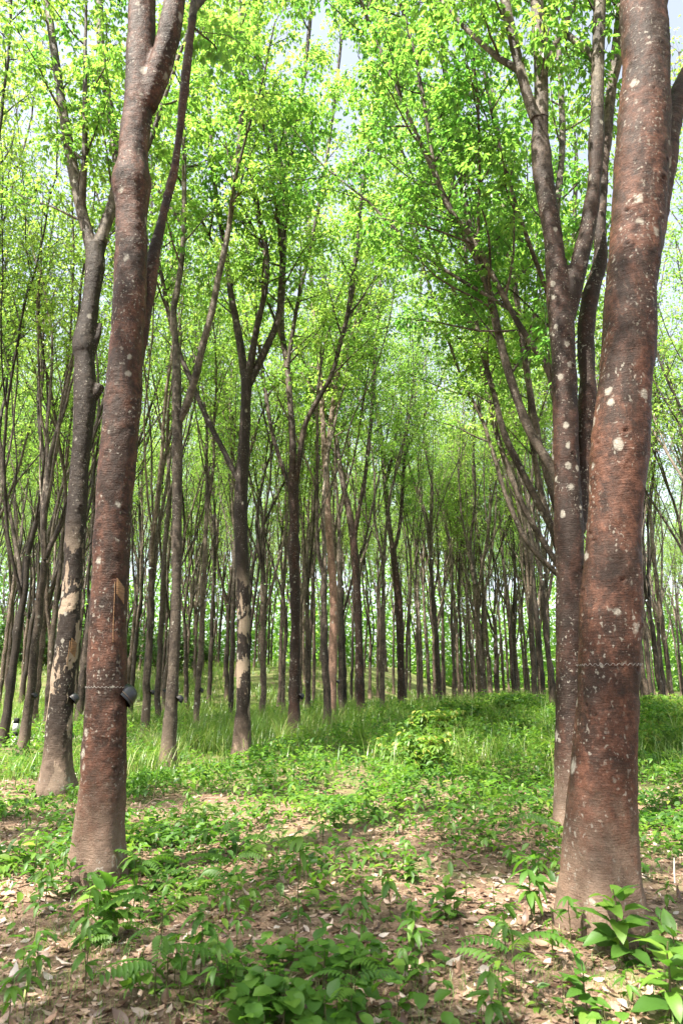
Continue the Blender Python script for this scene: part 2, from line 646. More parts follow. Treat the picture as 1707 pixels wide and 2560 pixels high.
# pale track crossing behind the left row
b = Bag()
pc = smooth_path([(-26, 21.5, 0), (-16, 20.3, 0), (-10, 20.6, 0), (-5.5, 22.2, 0), (-1, 26, 0)], 0.4)
t_, n_, b_ = frames(pc)
sd = np.stack([-t_[:, 1], t_[:, 0], t_[:, 2] * 0], -1)
rows = []
for s in (-0.9, -0.3, 0.3, 0.9):
    q = pc + sd * s * (1 + 0.12 * np.sin(pc[:, :1] * 2.3 + s))
    q[:, 2] = gz(q[:, 0], q[:, 1]) + 0.015
    rows.append(q)
v = np.stack(rows, 1).reshape(-1, 3)
i0 = (np.arange(len(pc) - 1)[:, None] * 4 + np.arange(3)[None])
b.add(v, np.stack([i0, i0 + 4, i0 + 5, i0 + 1], -1).reshape(-1, 4))
tag(link('path', b.mesh('path', True, False), M['path']), kind='structure')


# ------------------------------------------------------------------ trees
def foot(r0, ph, amt=0.5, hgt=0.16):
    hgt = hgt * 1.25
    amt = amt * 1.15
    """flare and root lobes of a trunk foot, as a radius factor of (height, angle)"""
    def fn(z, th):
        zz = np.maximum(z, 0)
        return 1 + amt * np.exp(-zz / hgt) + 0.17 * np.exp(-zz / (hgt * 1.5)) * np.cos(3 * th + ph) + 0.13 * np.exp(-zz / (hgt * 1.5)) * np.cos(5 * th + 2 * ph)
    return fn


def bend(d, tgt, a):
    d = d * (1 - a) + tgt * a
    return d / np.linalg.norm(d)


def grow(pts, rad, rng, zmin, zmax, spacing=0.55, blen=2.0, bag=None, tips=None, twigs=5, spread=1.0):
    """side branches and twigs along a limb; fills the bag with tubes and tips with (pos, dir)"""
    seg = np.linalg.norm(np.diff(pts, axis=0), axis=1)
    s = np.concatenate([[0], np.cumsum(seg)])
    t, n, b = frames(pts)
    pos = rng.uniform(0, spacing)
    ga = rng.uniform(0, 6.28)
    total = s[-1]
    while pos < total:
        k = min(np.searchsorted(s, pos), len(pts) - 1)
        p = pts[k]
        pos += spacing * rng.uniform(0.6, 1.4)
        if p[2] < zmin:
            continue
        frac = min(1.0, (p[2] - zmin) / max(zmax - zmin, 1))
        ga += 2.4 + rng.normal(0, 0.4)
        az = np.cos(ga) * n[k] + np.sin(ga) * b[k]
        el = rng.uniform(0.5, 0.9)
        d = unit(t[k] * el * 1.25 + az * (0.9 if rng.random() < 0.8 else 1.4) * spread)
        L = blen * rng.uniform(0.6, 1.2) * (1.0 - 0.45 * frac) * (0.55 + 0.45 * min(1, frac * 6 + 0.3))
        m = 7
        q = [p]
        for i in range(m - 1):
            d = bend(d, np.array([0, 0, 1.0]), 0.06 if i < 3 else -0.02)
            d = unit(d + rng.normal(0, 0.09, 3))
            q.append(q[-1] + d * L / (m - 1))
        q = np.array(q)
        r0 = min(rad[k] * 0.55, 0.012 + 0.009 * L)
        tube(bag, q, np.linspace(r0, 0.006, m), 4, False)
        bt, bn, bb = frames(q)
        for j in range(twigs):
            i = 1 + int((m - 1.5) * (j + rng.random()) / twigs)
            i = min(i, m - 1)
            a = rng.uniform(0, 6.28)
            dd = unit(bt[i] * 0.7 + (np.cos(a) * bn[i] + np.sin(a) * bb[i]) * 0.9 + np.array([0, 0, 0.25]))
            l2 = rng.uniform(0.25, 0.8)
            e = q[i] + dd * l2 + np.array([0, 0, -0.04 * l2])
            tube(bag, np.array([q[i], q[i] + dd * l2 * 0.5 + rng.normal(0, 0.02, 3), e]), np.array([0.007, 0.005, 0.003]), 3, False)
            tips.append((e, dd))
        tips.append((q[-1], bt[-1]))


def crown_mesh(name, tips, rng, per_tip=7, L0=0.15, tone=(0.5, 0.2), size=1.0):
    P = np.array([t[0] for t in tips])
    D = np.array([t[1] for t in tips])
    n = len(P)
    k = per_tip
    # tone differs from cluster to cluster
    ctone = rng.normal(tone[0], tone[1], n)
    P = np.repeat(P, k, 0)
    D = np.repeat(D, k, 0)
    ct = np.repeat(ctone, k)
    a = rng.uniform(0, 2 * PI, n * k)
    el = rng.normal(-0.1, 0.45, n * k)
    pd = np.stack([np.cos(a) * np.cos(el), np.sin(a) * np.cos(el), np.sin(el)], -1)
    pl = rng.uniform(0.06, 0.34, n * k) * size
    start = P - D * rng.uniform(0, 0.30, (n * k, 1)) + pd * pl[:, None]
    bag = Bag()
    for off in (-0.75, 0.0, 0.75):
        aa = a + off + rng.normal(0, 0.12, n * k)
        e2 = el * 0.5 - rng.uniform(0.25, 1.05, n * k)
        ax = np.stack([np.cos(aa) * np.cos(e2), np.sin(aa) * np.cos(e2), np.sin(e2)], -1)
        nr = np.stack([-np.cos(aa) * np.sin(e2), -np.sin(aa) * np.sin(e2), np.cos(e2)], -1) + rng.normal(0, 0.25, (n * k, 3))
        L = L0 * size * rng.uniform(0.75, 1.25, n * k)
        kite_leaves(bag, start, ax, nr, L, L * rng.uniform(0.38, 0.5, n * k), np.clip(ct + rng.normal(0, 0.1, n * k), 0, 1))
    return bag.mesh(name)


def limb_walk(p, d, r0, r1, ztop, rng, up=0.05, step=0.45, wob=0.05):
    pts = [np.array(p, float)]
    d = unit(np.array(d, float))
    k = 0
    out = unit(np.array([d[0], d[1], 0]) + 1e-6)
    while (pts[-1][2] < ztop and k < 60) or k < 3:
        d = bend(d, np.array([0, 0, 1.0]), up)
        d = unit(d + rng.normal(0, wob, 3))
        if d[2] < 0.35:
            d = unit(np.array([d[0], d[1], 0.5]))
        pts.append(pts[-1] + d * step)
        k += 1
    pts = np.array(pts)
    u = np.linspace(0, 1, len(pts))
    return pts, r0 + (r1 - r0) * u ** 0.8


def proto_tree(seed, fork=5.0, top=17.0, nlimb=3, r=0.14, lean=(0.0, 0.0), zmin=6.5, per_tip=6, spacing=0.6, blen=2.0, tone=0.5):
    """trunk, limbs and crown as meshes about the origin"""
    rng = np.random.default_rng(seed)
    parts = []
    z = np.arange(-0.2, fork + 0.01, 0.3)
    wob = np.cumsum(rng.normal(0, 0.016, (len(z), 2)), axis=0) + np.outer(np.maximum(z, 0) / fork, np.array(lean))
    wob -= wob[1]
    pts = np.column_stack([wob, z])
    rr = r * (1 - 0.30 * np.clip(z / fork, 0, 1)) * (1 + 0.06 * rng.normal(0, 1, len(z)))
    for kk in range(rng.integers(1, 4)):
        rr[rng.integers(6, len(z))] *= rng.uniform(1.1, 1.3)
    bag = Bag()
    tube(bag, pts, rr, 9, True, foot(r, rng.uniform(0, 6), 0.35, 0.2))
    parts.append(('trunk', bag.mesh('trunk', True, False)))
    tips = []
    ftop = pts[-1]
    a0 = rng.uniform(0, 6.28)
    for i in range(nlimb):
        a = a0 + i * 2 * PI / nlimb + rng.normal(0, 0.3)
        zz = fork - (0 if i < 2 else rng.uniform(0.3, min(1.8, fork * 0.4)))
        p = np.array([np.interp(zz, pts[:, 2], pts[:, 0]), np.interp(zz, pts[:, 2], pts[:, 1]), zz - 0.12])
        tilt = rng.uniform(0.08, 0.28) if i else rng.uniform(0.03, 0.14)
        d = np.array([math.cos(a) * math.sin(tilt), math.sin(a) * math.sin(tilt), math.cos(tilt)])
        rl = r * (rng.uniform(0.42, 0.6) if i else 0.66)
        lp, lr = limb_walk(p, d, rl, 0.02, top * rng.uniform(0.86, 1.02), rng, 0.035)
        lb = Bag()
        tube(lb, lp, lr, 7, True)
        grow(lp, lr, rng, zmin, top, spacing, blen, lb, tips)
        # one secondary fork
        for q2 in range(2):
            k = int(len(lp) * (rng.uniform(0.06, 0.2) if q2 else rng.uniform(0.25, 0.45)))
            dd = unit(lp[k + 1] - lp[k])
            a2 = rng.uniform(0, 6.28)
            d2 = unit(dd + 0.3 * np.array([math.cos(a2), math.sin(a2), 0]))
            sp, sr = limb_walk(lp[k], d2, lr[k] * (0.5 if q2 else 0.72), 0.012, top * rng.uniform(0.7, 0.95), rng, 0.04)
            tube(lb, sp, sr, 6, True)
            grow(sp, sr, rng, zmin + q2, top, spacing * (1 + 0.5 * q2), blen * 0.85, lb, tips)
        parts.append(('limb', lb.mesh('limb', True, False)))
    # a dead stub or two on the trunk
    parts.append(('crown', crown_mesh('crown', tips, rng, per_tip, 0.102, tone=(tone, 0.22))))
    return parts


def plant_tree(parts, loc, rz, scale, label, group, bark, name='rubber_tree'):
    root = empty(name, (float(loc[0]), float(loc[1]), float(loc[2])), rz)
    root.scale = (scale, scale, scale)
    tag(root, label, 'tree', group)
    for nm, me in parts:
        o = link(nm, me, M['crown'] if nm == 'crown' else bark, root)
        if nm == 'crown':
            o['kind'] = 'stuff'
    return root


def ext_limb(path, rng, ztop, r_end=0.018, up=0.06):
    """continue an (x,y,z,r) path upward to ztop"""
    p = path[-1, :3]
    if p[2] >= ztop - 0.3:
        return path
    d = unit(path[-1, :3] - path[-2, :3])
    lp, lr = limb_walk(p, d, path[-1, 3], r_end, ztop, rng, up, 0.4, 0.045)
    return np.concatenate([path, np.column_stack([lp[1:], lr[1:]])])


HERO = {}


def hero_tree(key, label, base, trunk, limbs, mat, ztop=15.0, zmin=7.0, voxel=None, seed=1, per_tip=5, spacing=0.55, blen=2.0, group=None, tone=0.5, depth=None, knots=10, foot_amt=0.5, trunk_dy=0.0):
    """a tree traced limb by limb at its own distance: trunk and limbs as lists of (u, v, width in px)"""
    rng = np.random.default_rng(seed)
    bp = ground_px(*base) if depth is None else col_depth(base[0], depth)
    Yb = bp[1]

    def world_path(pl, y0, y1, step):
        out = []
        n = len(pl)
        for i, (u, v, w) in enumerate(pl):
            Yd = y0 + (y1 - y0) * i / max(1, n - 1)
            p = at_depth(u, v, Yd)
            out.append([*p, w / 2 / F * axis_depth(p)])
        return smooth_path(out, step)
    step = 0.06 if voxel else 0.22
    tp = world_path(trunk, Yb, Yb + trunk_dy, step)
    # carry the trunk into the ground
    first = tp[0].copy()
    below = np.array([[bp[0], bp[1], bp[2] - 0.25, first[3]], [bp[0] * .5 + first[0] * .5, bp[1], bp[2] + 0.02, first[3]]])
    tp = np.concatenate([below[:1], below[1:] if first[2] - bp[2] > 0.1 else below[:0], tp[tp[:, 2] > bp[2] + 0.06]])
    lps = []
    for L in limbs:
        pl, dy = L['p'], L.get('dy', 0.0)
        y0 = Yb + L.get('y0', 0.0)
        lp = world_path(pl, y0, y0 + dy, step)
        lp = ext_limb(lp, rng, L.get('top', ztop) * rng.uniform(0.93, 1.05), up=L.get('up', 0.05))
        lps.append(lp)
    if not limbs:
        pass
    root = empty('rubber_tree', tuple(float(x) for x in bp))
    tag(root, label, 'tree', group)
    o3 = np.array([bp[0], bp[1], bp[2]])
    tp[:, :3] -= o3
    for lp in lps:
        lp[:, :3] -= o3
    tips = []
    twig_bags = []
    for i, lp in enumerate(lps):
        lb = Bag()
        grow(lp[::(3 if voxel else 1), :3], lp[::(3 if voxel else 1), 3], rng, limbs[i].get('zmin', zmin), ztop, spacing, limbs[i].get('blen', blen), lb, tips)
        # a secondary fork in the upper part, unless drawn
        if limbs[i].get('fork', True):
            zz = lp[:, 2]
            cand = np.where(zz > max(zmin, 0.35 * zz[0] + 0.65 * zmin))[0]
            if len(cand) > 6:
                k = cand[int(len(cand) * 0.15)]
                a2 = rng.uniform(0, 6.28)
                d2 = unit(unit(lp[k, :3] - lp[k - 1, :3]) + 0.5 * np.array([math.cos(a2), math.sin(a2), 0]))
                sp, sr = limb_walk(lp[k, :3], d2, lp[k, 3] * 0.7, 0.014, ztop * rng.uniform(0.8, 0.98), rng, 0.04)
                tube(lb, sp, sr, 6, True)
                grow(sp, sr, rng, zmin, ztop, spacing, blen * 0.9, lb, tips)
        twig_bags.append(lb)
    ph = rng.uniform(0, 6)
    if voxel:
        # near trees: trunk and limbs grown into one skin, then parted again along the forks
        bag = Bag()
        tube(bag, tp[:, :3], tp[:, 3], 40, True, foot(tp[0, 3], ph, foot_amt, 0.17))
        zcut = ray(0, -250)
        for lp in lps:
            vis = lp[:, 2] < 9.5
            q = lp[vis] if vis.sum() > 3 else lp
            tube(bag, q[:, :3], q[:, 3], 24, True)
        me = bag.mesh('tmp', False, False)
        tmp = link('tmp', me)
        rm = tmp.modifiers.new('r', 'REMESH')
        rm.mode = 'VOXEL'
        rm.voxel_size = voxel
        rm.adaptivity = 0
        sm = tmp.modifiers.new('s', 'SMOOTH')
        sm.iterations = 8
        sm.factor = 0.5
        dg = bpy.context.evaluated_depsgraph_get()
        ev = tmp.evaluated_get(dg)
        m2 = bpy.data.meshes.new_from_object(ev)
        bpy.data.objects.remove(tmp)
        nv = len(m2.vertices)
        co = np.zeros(nv * 3, np.float32)
        m2.vertices.foreach_get('co', co)
        co = co.reshape(-1, 3).astype(float)
        no = np.zeros(nv * 3, np.float32)
        m2.vertices.foreach_get('normal', no)
        no = no.reshape(-1, 3).astype(float)
        disp = 0.010 * vnoise(co * np.array([5, 5, 3.0]), seed) + 0.0055 * vnoise(co * np.array([16, 16, 12.0]), seed + 1) + 0.0022 * vnoise(co * np.array([20, 20, 60.0]), seed + 2) + 0.018 * vnoise(co * np.array([2.2, 2.2, 1.6]), seed + 3)
        for kk in range(knots):
            zk = rng.uniform(0.5, 7.0)
            i = np.argmin(abs(tp[:, 2] - zk))
            a = rng.uniform(PI, 2 * PI)        # mostly on the side that is seen
            c = tp[i, :3] + tp[i, 3] * np.array([math.cos(a), math.sin(a), 0])
            d = np.linalg.norm((co - c) * np.array([1, 1, 1.3]), axis=1)
            s = rng.uniform(0.022, 0.05)
            disp += 0.55 * s * np.exp(-(d / s) ** 2) * rng.uniform(0.3, 1) - 0.75 * s * np.exp(-(d / (0.45 * s)) ** 2)
        co = co + no * disp[:, None]
        npoly = len(m2.polygons)
        lt = np.zeros(npoly, np.int32)
        m2.polygons.foreach_get('loop_total', lt)
        ls = np.zeros(npoly, np.int32)
        m2.polygons.foreach_get('loop_start', ls)
        lv = np.zeros(len(m2.loops), np.int32)
        m2.loops.foreach_get('vertex_index', lv)
        m2.vertices.foreach_set('co', co.astype(np.float32).ravel())
        m2.update()
        m2.vertices.foreach_get('normal', nn := np.zeros(nv * 3, np.float32))
        nn = nn.reshape(-1, 3)
        HERO[key] = dict(base=o3, bvh=BVHTree.FromPolygons(co.tolist(), [lv[a:a + n].tolist() for a, n in zip(ls, lt)]), path=tp, root=root)
        # nearest axis decides which part a face belongs to
        best = np.full(npoly, 1e9)
        part = np.zeros(npoly, int)
        fc = np.add.reduceat(co[lv], ls, axis=0) / lt[:, None]
        for pi, pth in enumerate([tp] + lps):
            pp = pth[::2] if len(pth) > 10 else pth
            for q in pp:
                dd = np.linalg.norm(fc - q[:3], axis=1) / max(q[3], 0.03)
                if pi:
                    dd = dd + 0.12
                better = dd < best
                best[better] = dd[better]
                part[better] = pi
        for pi in range(len(lps) + 1):
            sel = np.where(part == pi)[0]
            if len(sel) == 0:
                continue
            idx = np.concatenate([lv[ls[i]:ls[i] + lt[i]] for i in sel])
            uq, inv = np.unique(idx, return_inverse=True)
            vv = co[uq]
            nrm = nn[uq]
            flat, tot = inv, lt[sel]
            mm = make_mesh('trunk' if pi == 0 else 'limb', vv, flat, tot, None, True)
            mm.normals_split_custom_set_from_vertices([tuple(x) for x in nrm])
            link('trunk' if pi == 0 else 'limb', mm, M[mat], root)
        bpy.data.meshes.remove(m2)
        for i, lp in enumerate(lps):
            up_ = lp[lp[:, 2] >= 9.2]
            if len(up_) > 3:
                tube(twig_bags[i], up_[::3, :3], up_[::3, 3], 8, True)
            if twig_bags[i].n:
                link('upper_limb', twig_bags[i].mesh('upper_limb', True, False), M['bark_grey'], root)
    else:
        bag = Bag()
        tube(bag, tp[:, :3], tp[:, 3] * (1 + 0.05 * rng.normal(0, 1, len(tp))), 14, True, foot(tp[0, 3], ph, foot_amt, 0.2))
        link('trunk', bag.mesh('trunk', True, False), M[mat], root)
        HERO[key] = dict(base=o3, bvh=None, path=tp, root=root)
        for i, lp in enumerate(lps):
            lb = twig_bags[i]
            tube(lb, lp[:, :3], lp[:, 3] * (1 + 0.05 * rng.normal(0, 1, len(lp))), 9, True)
            link('limb', lb.mesh('limb', True, False), M[mat], root)
    if tips:
        c = link('crown', crown_mesh('crown', tips, rng, per_tip, 0.105, tone=(tone, 0.22)), M['crown'], root)
        c['kind'] = 'stuff'
    return root


# --- the four near trees
hero_tree('T1', 'thickest reddish-brown trunk, on the right, ringed by a wavy wire, shrub at its foot', (1512, 2325),
          [(1512, 2325, 178), (1506, 2180, 176), (1502, 2060, 170), (1507, 1920, 157), (1518, 1716, 144), (1528, 1500, 138), (1540, 1280, 130), (1550, 1100, 133),
           (1560, 960, 127), (1572, 820, 130), (1586, 640, 121), (1598, 480, 118), (1606, 360, 118), (1612, 270, 126), (1614, 150, 112), (1606, 40, 108), (1596, -60, 84), (1575, -260, 74)],
          [dict(p=[(1575, -240, 74), (1540, -420, 66), (1520, -620, 58)], dy=0.2, top=15),
           dict(p=[(1622, 640, 56), (1642, 480, 60), (1662, 340, 66), (1690, 260, 64), (1735, 170, 56), (1790, 40, 52), (1830, -140, 46)], dy=0.3, y0=0.02, top=14),
           dict(p=[(1618, 60, 66), (1650, -50, 62), (1672, -180, 56), (1680, -330, 50)], dy=-0.2, top=14)],
          'bark_red', ztop=15, zmin=9.0, voxel=0.0155, seed=11, per_tip=20, spacing=1.7, blen=1.6, knots=34, foot_amt=0.33)
hero_tree('T2', 'double-stemmed dark red-brown tree just behind the thickest trunk', (1440, 2078),
          [(1440, 2078, 104), (1434, 1900, 92), (1432, 1716, 86), (1424, 1500, 76), (1418, 1280, 68), (1413, 1100, 58), (1410, 960, 60), (1402, 820, 64), (1396, 740, 62), (1388, 640, 47)],
          [dict(p=[(1392, 690, 50), (1384, 600, 46), (1364, 480, 48), (1352, 380, 48), (1350, 300, 40), (1352, 200, 35), (1341, 0, 33), (1330, -160, 30)], dy=0.1, top=15.5),
           dict(p=[(1350, 330, 30), (1328, 270, 28), (1306, 200, 26), (1280, 90, 26), (1261, 0, 25), (1235, -130, 22)], dy=-0.15, top=15),
           dict(p=[(1410, 800, 46), (1432, 720, 46), (1452, 640, 45), (1466, 580, 42), (1482, 480, 40), (1490, 330, 34), (1494, 150, 32), (1498, 0, 31), (1500, -160, 28)], dy=-0.2, top=15.5),
           dict(p=[(1436, 1330, 48), (1455, 1200, 46), (1464, 1080, 46), (1468, 960, 44), (1464, 840, 44), (1476, 740, 40), (1500, 650, 34), (1500, 560, 27), (1510, 400, 26), (1528, 218, 25), (1548, 55, 25), (1565, -100, 22)], dy=0.3, y0=0.1, top=15)],
          'bark_red2', ztop=15.5, zmin=9.5, voxel=0.018, seed=22, per_tip=20, spacing=1.7, blen=1.6, knots=16, foot_amt=0.3)
hero_tree('T3', 'tall red-brown trunk on the left with a black cup on its side', (245, 2196),
          [(246, 2196, 112), (250, 2080, 110), (259, 1920, 103), (266, 1716, 94), (274, 1500, 88), (284, 1280, 85), (297, 1100, 84), (309, 960, 83), (319, 800, 78), (328, 640, 75), (331, 520, 78), (331, 455, 96), (335, 400, 76), (340, 330, 71),
           (347, 240, 69), (352, 150, 72), (355, 60, 70), (357, 0, 68), (362, -160, 60)],
          [dict(p=[(362, -140, 60), (366, -320, 52), (360, -520, 46)], dy=0.1, top=15),
           dict(p=[(368, 270, 44), (396, 180, 58), (420, 100, 60), (440, 0, 53), (462, -120, 48), (480, -300, 42)], dy=-0.25, top=14.5),
           dict(p=[(330, 930, 34), (356, 820, 34), (372, 720, 34), (384, 640, 33), (398, 580, 29), (411, 527, 26), (433, 436, 26), (450, 320, 24), (470, 150, 22), (487, 0, 20), (505, -150, 18)], dy=0.5, y0=0.15, top=14)],
          'bark_red', ztop=15, zmin=9.0, voxel=0.0165, seed=33, per_tip=20, spacing=1.7, blen=1.6, knots=20, foot_amt=0.55)
hero_tree('T4', 'dark mossy trunk with peeling cream patches beside the tall red-brown trunk', (138, 1985),
          [(138, 1985, 80), (142, 1900, 70), (157, 1716, 60), (171, 1600, 57), (181, 1480, 52), (193, 1280, 49), (207, 1100, 48), (214, 985, 56), (212, 900, 52), (212, 868, 60), (222, 800, 46), (228, 740, 42), (238, 660, 46), (236, 610, 40)],
          [dict(p=[(238, 650, 34), (222, 590, 30), (208, 540, 28), (193, 470, 29), (172, 360, 27), (155, 255, 21), (139, 145, 20), (118, 0, 18), (100, -130, 16)], dy=0.2, top=16),
           dict(p=[(240, 650, 34), (262, 570, 30), (284, 505, 28), (294, 420, 24), (281, 310, 21), (262, 200, 20), (252, 100, 19), (248, -20, 18), (240, -150, 16)], dy=0.5, top=16),
           dict(p=[(222, 1000, 34), (240, 985, 26), (254, 962, 24)], top=0, fork=False, zmin=50),
           dict(p=[(228, 880, 26), (245, 840, 18), (254, 806, 13)], top=0, fork=False, zmin=50)],
          'bark_peel', ztop=16, zmin=8.5, voxel=0.019, seed=44, per_tip=20, spacing=0.8, blen=1.9, knots=10, foot_amt=0.4)

# --- the traced trees of the row that runs back from them
hero_tree('T5', 'slim grey lichen-spotted tree forking into a V, second in the left row', (417, 1935),
          [(417, 1935, 42), (424, 1830, 35), (432, 1716, 30), (438, 1600, 27), (441, 1500, 26), (443, 1280, 26), (444, 1100, 27), (443, 1030, 27)],
          [dict(p=[(443, 1050, 23), (442, 965, 24), (441, 870, 17), (434, 785, 17), (446, 710, 15), (456, 640, 13), (460, 545, 12), (461, 400, 12), (457, 240, 11), (470, 90, 10), (480, -60, 9)], dy=0.8),
           dict(p=[(446, 1060, 18), (468, 1012, 19), (490, 940, 18), (508, 860, 17), (530, 780, 17), (545, 700, 16), (561, 630, 15), (577, 540, 13), (592, 420, 12), (603, 300, 12), (605, 150, 11), (598, 0, 10)], dy=-0.5)],
          'bark_grey', ztop=16, zmin=10.2, seed=55, per_tip=21, spacing=0.68, blen=2.2)
hero_tree('T6', 'dark trunk with cream peeled strip and a low left limb, third in the left row', (604, 1896),
          [(604, 1896, 44), (607, 1800, 37), (609, 1716, 35), (608, 1600, 33), (608, 1500, 33), (602, 1280, 35), (606, 1180, 30), (611, 1100, 27), (615, 1000, 27), (618, 930, 30)],
          [dict(p=[(613, 950, 22), (602, 870, 20), (588, 790, 17), (575, 720, 16), (564, 630, 14), (545, 520, 13), (530, 400, 12), (522, 260, 11), (512, 120, 10), (505, -30, 9)], dy=0.7),
           dict(p=[(619, 950, 22), (630, 890, 19), (642, 820, 16), (662, 730, 15), (666, 640, 15), (645, 530, 14), (624, 400, 13), (606, 290, 12), (597, 145, 10), (578, 20, 9)], dy=-0.6),
           dict(p=[(622, 960, 24), (640, 925, 20), (668, 865, 18), (696, 795, 17), (705, 700, 17), (708, 590, 16), (704, 440, 16), (693, 382, 14), (668, 290, 13), (650, 145, 12), (641, 0, 11)], dy=0.3),
           dict(p=[(705, 450, 12), (730, 370, 12), (750, 260, 11), (766, 140, 10), (780, 0, 9), (790, -120, 8)], dy=-0.2),
           dict(p=[(598, 1200, 18), (578, 1165, 15), (556, 1120, 14), (530, 1072, 14), (505, 1018, 13), (480, 955, 13), (450, 885, 12), (425, 800, 11), (405, 690, 10)], dy=0.9)],
          'bark_peel', ztop=16.5, zmin=10.2, seed=66, per_tip=21, spacing=0.68, blen=2.2)
hero_tree('T7', 'dark brown tree with a knobbly collar below its fork, fourth in the left row', (735, 1850),
          [(735, 1850, 32), (736, 1716, 28), (738, 1600, 25), (738, 1500, 25), (735, 1400, 28), (734, 1372, 36), (735, 1340, 26), (736, 1280, 26), (733, 1210, 27), (732, 1180, 24)],
          [dict(p=[(732, 1200, 20), (731, 1100, 18), (725, 1000, 16), (716, 900, 15), (705, 830, 14), (706, 700, 13), (712, 600, 12), (716, 450, 11), (712, 300, 10)], dy=0.9),
           dict(p=[(738, 1210, 16), (747, 1160, 15), (758, 1080, 14), (772, 1040, 13), (800, 990, 13), (830, 935, 12), (850, 860, 12), (868, 790, 12), (880, 700, 11), (893, 610, 10), (905, 480, 9), (925, 350, 9), (950, 220, 8), (985, 80, 7), (1010, -60, 6)], dy=-0.8),
           dict(p=[(718, 920, 11), (742, 770, 10), (775, 620, 10), (805, 470, 9), (830, 300, 8), (850, 130, 7), (870, -40, 6)], dy=-0.4),
           dict(p=[(728, 1260, 12), (722, 1215, 11), (700, 1150, 11), (680, 1080, 10), (665, 990, 10), (650, 880, 9), (640, 770, 8)], dy=1.2)],
          'bark_red2', ztop=16.5, zmin=10.2, seed=77, per_tip=21, spacing=0.68, blen=2.2)
hero_tree('T8', 'pale pinkish sunlit trunk leaning slightly, fifth in the left row', (824, 1806),
          [(824, 1830, 26), (829, 1740, 23), (833, 1640, 20), (834, 1500, 20), (828, 1400, 20), (820, 1290, 19), (816, 1200, 18), (811, 1110, 17)],
          [dict(p=[(811, 1130, 14), (804, 1010, 13), (798, 900, 12), (786, 800, 11), (778, 700, 10), (773, 600, 9), (775, 480, 8)], dy=0.9),
           dict(p=[(816, 1160, 13), (830, 1030, 12), (845, 930, 12), (865, 840, 11), (885, 740, 10), (890, 640, 9), (900, 520, 8), (925, 400, 7), (960, 270, 6), (990, 130, 5)], dy=-0.6)],
          'bark_pink', ztop=22, zmin=10.2, seed=88, per_tip=18, spacing=0.5, blen=2.6, depth=24.2, foot_amt=0.25)
hero_tree('T9', 'red-brown speckled trunk bending left above mid-height, sixth in the left row', (902, 1800),
          [(902, 1810, 22), (901, 1716, 20), (897, 1600, 19), (893, 1500, 20), (886, 1380, 19), (876, 1300, 18), (866, 1250, 17)],
          [dict(p=[(868, 1265, 15), (852, 1180, 14), (838, 1090, 13), (822, 960, 12), (812, 820, 11), (806, 680, 10), (795, 520, 9)], dy=0.8),
           dict(p=[(884, 1350, 12), (898, 1270, 11), (915, 1170, 10), (928, 1040, 10), (936, 900, 9), (948, 740, 8), (955, 600, 7), (980, 480, 6), (1010, 350, 6), (1030, 220, 5)], dy=-0.6)],
          'bark_red2', ztop=23, zmin=10.2, seed=99, per_tip=18, spacing=0.5, blen=2.6, depth=28.5, foot_amt=0.2)
hero_tree('T11', 'dark tree whose slim fork opens at mid-height, eighth in the left row', (1005, 1770),
          [(1005, 1790, 22), (1003, 1716, 19), (1000, 1600, 19), (996, 1500, 20), (988, 1430, 17), (982, 1370, 16)],
          [dict(p=[(982, 1380, 13), (972, 1310, 13), (963, 1220, 12), (955, 1120, 11), (940, 1000, 10), (928, 880, 9), (920, 760, 8)], dy=0.8),
           dict(p=[(984, 1380, 11), (998, 1320, 10), (1005, 1240, 9), (1012, 1120, 9), (1030, 980, 8), (1048, 830, 8), (1052, 700, 7), (1075, 560, 6), (1090, 420, 6), (1100, 280, 5)], dy=-0.5)],
          'bark_red2', ztop=24, zmin=10.2, seed=101, per_tip=18, spacing=0.5, blen=2.6, depth=37.0, foot_amt=0.2)

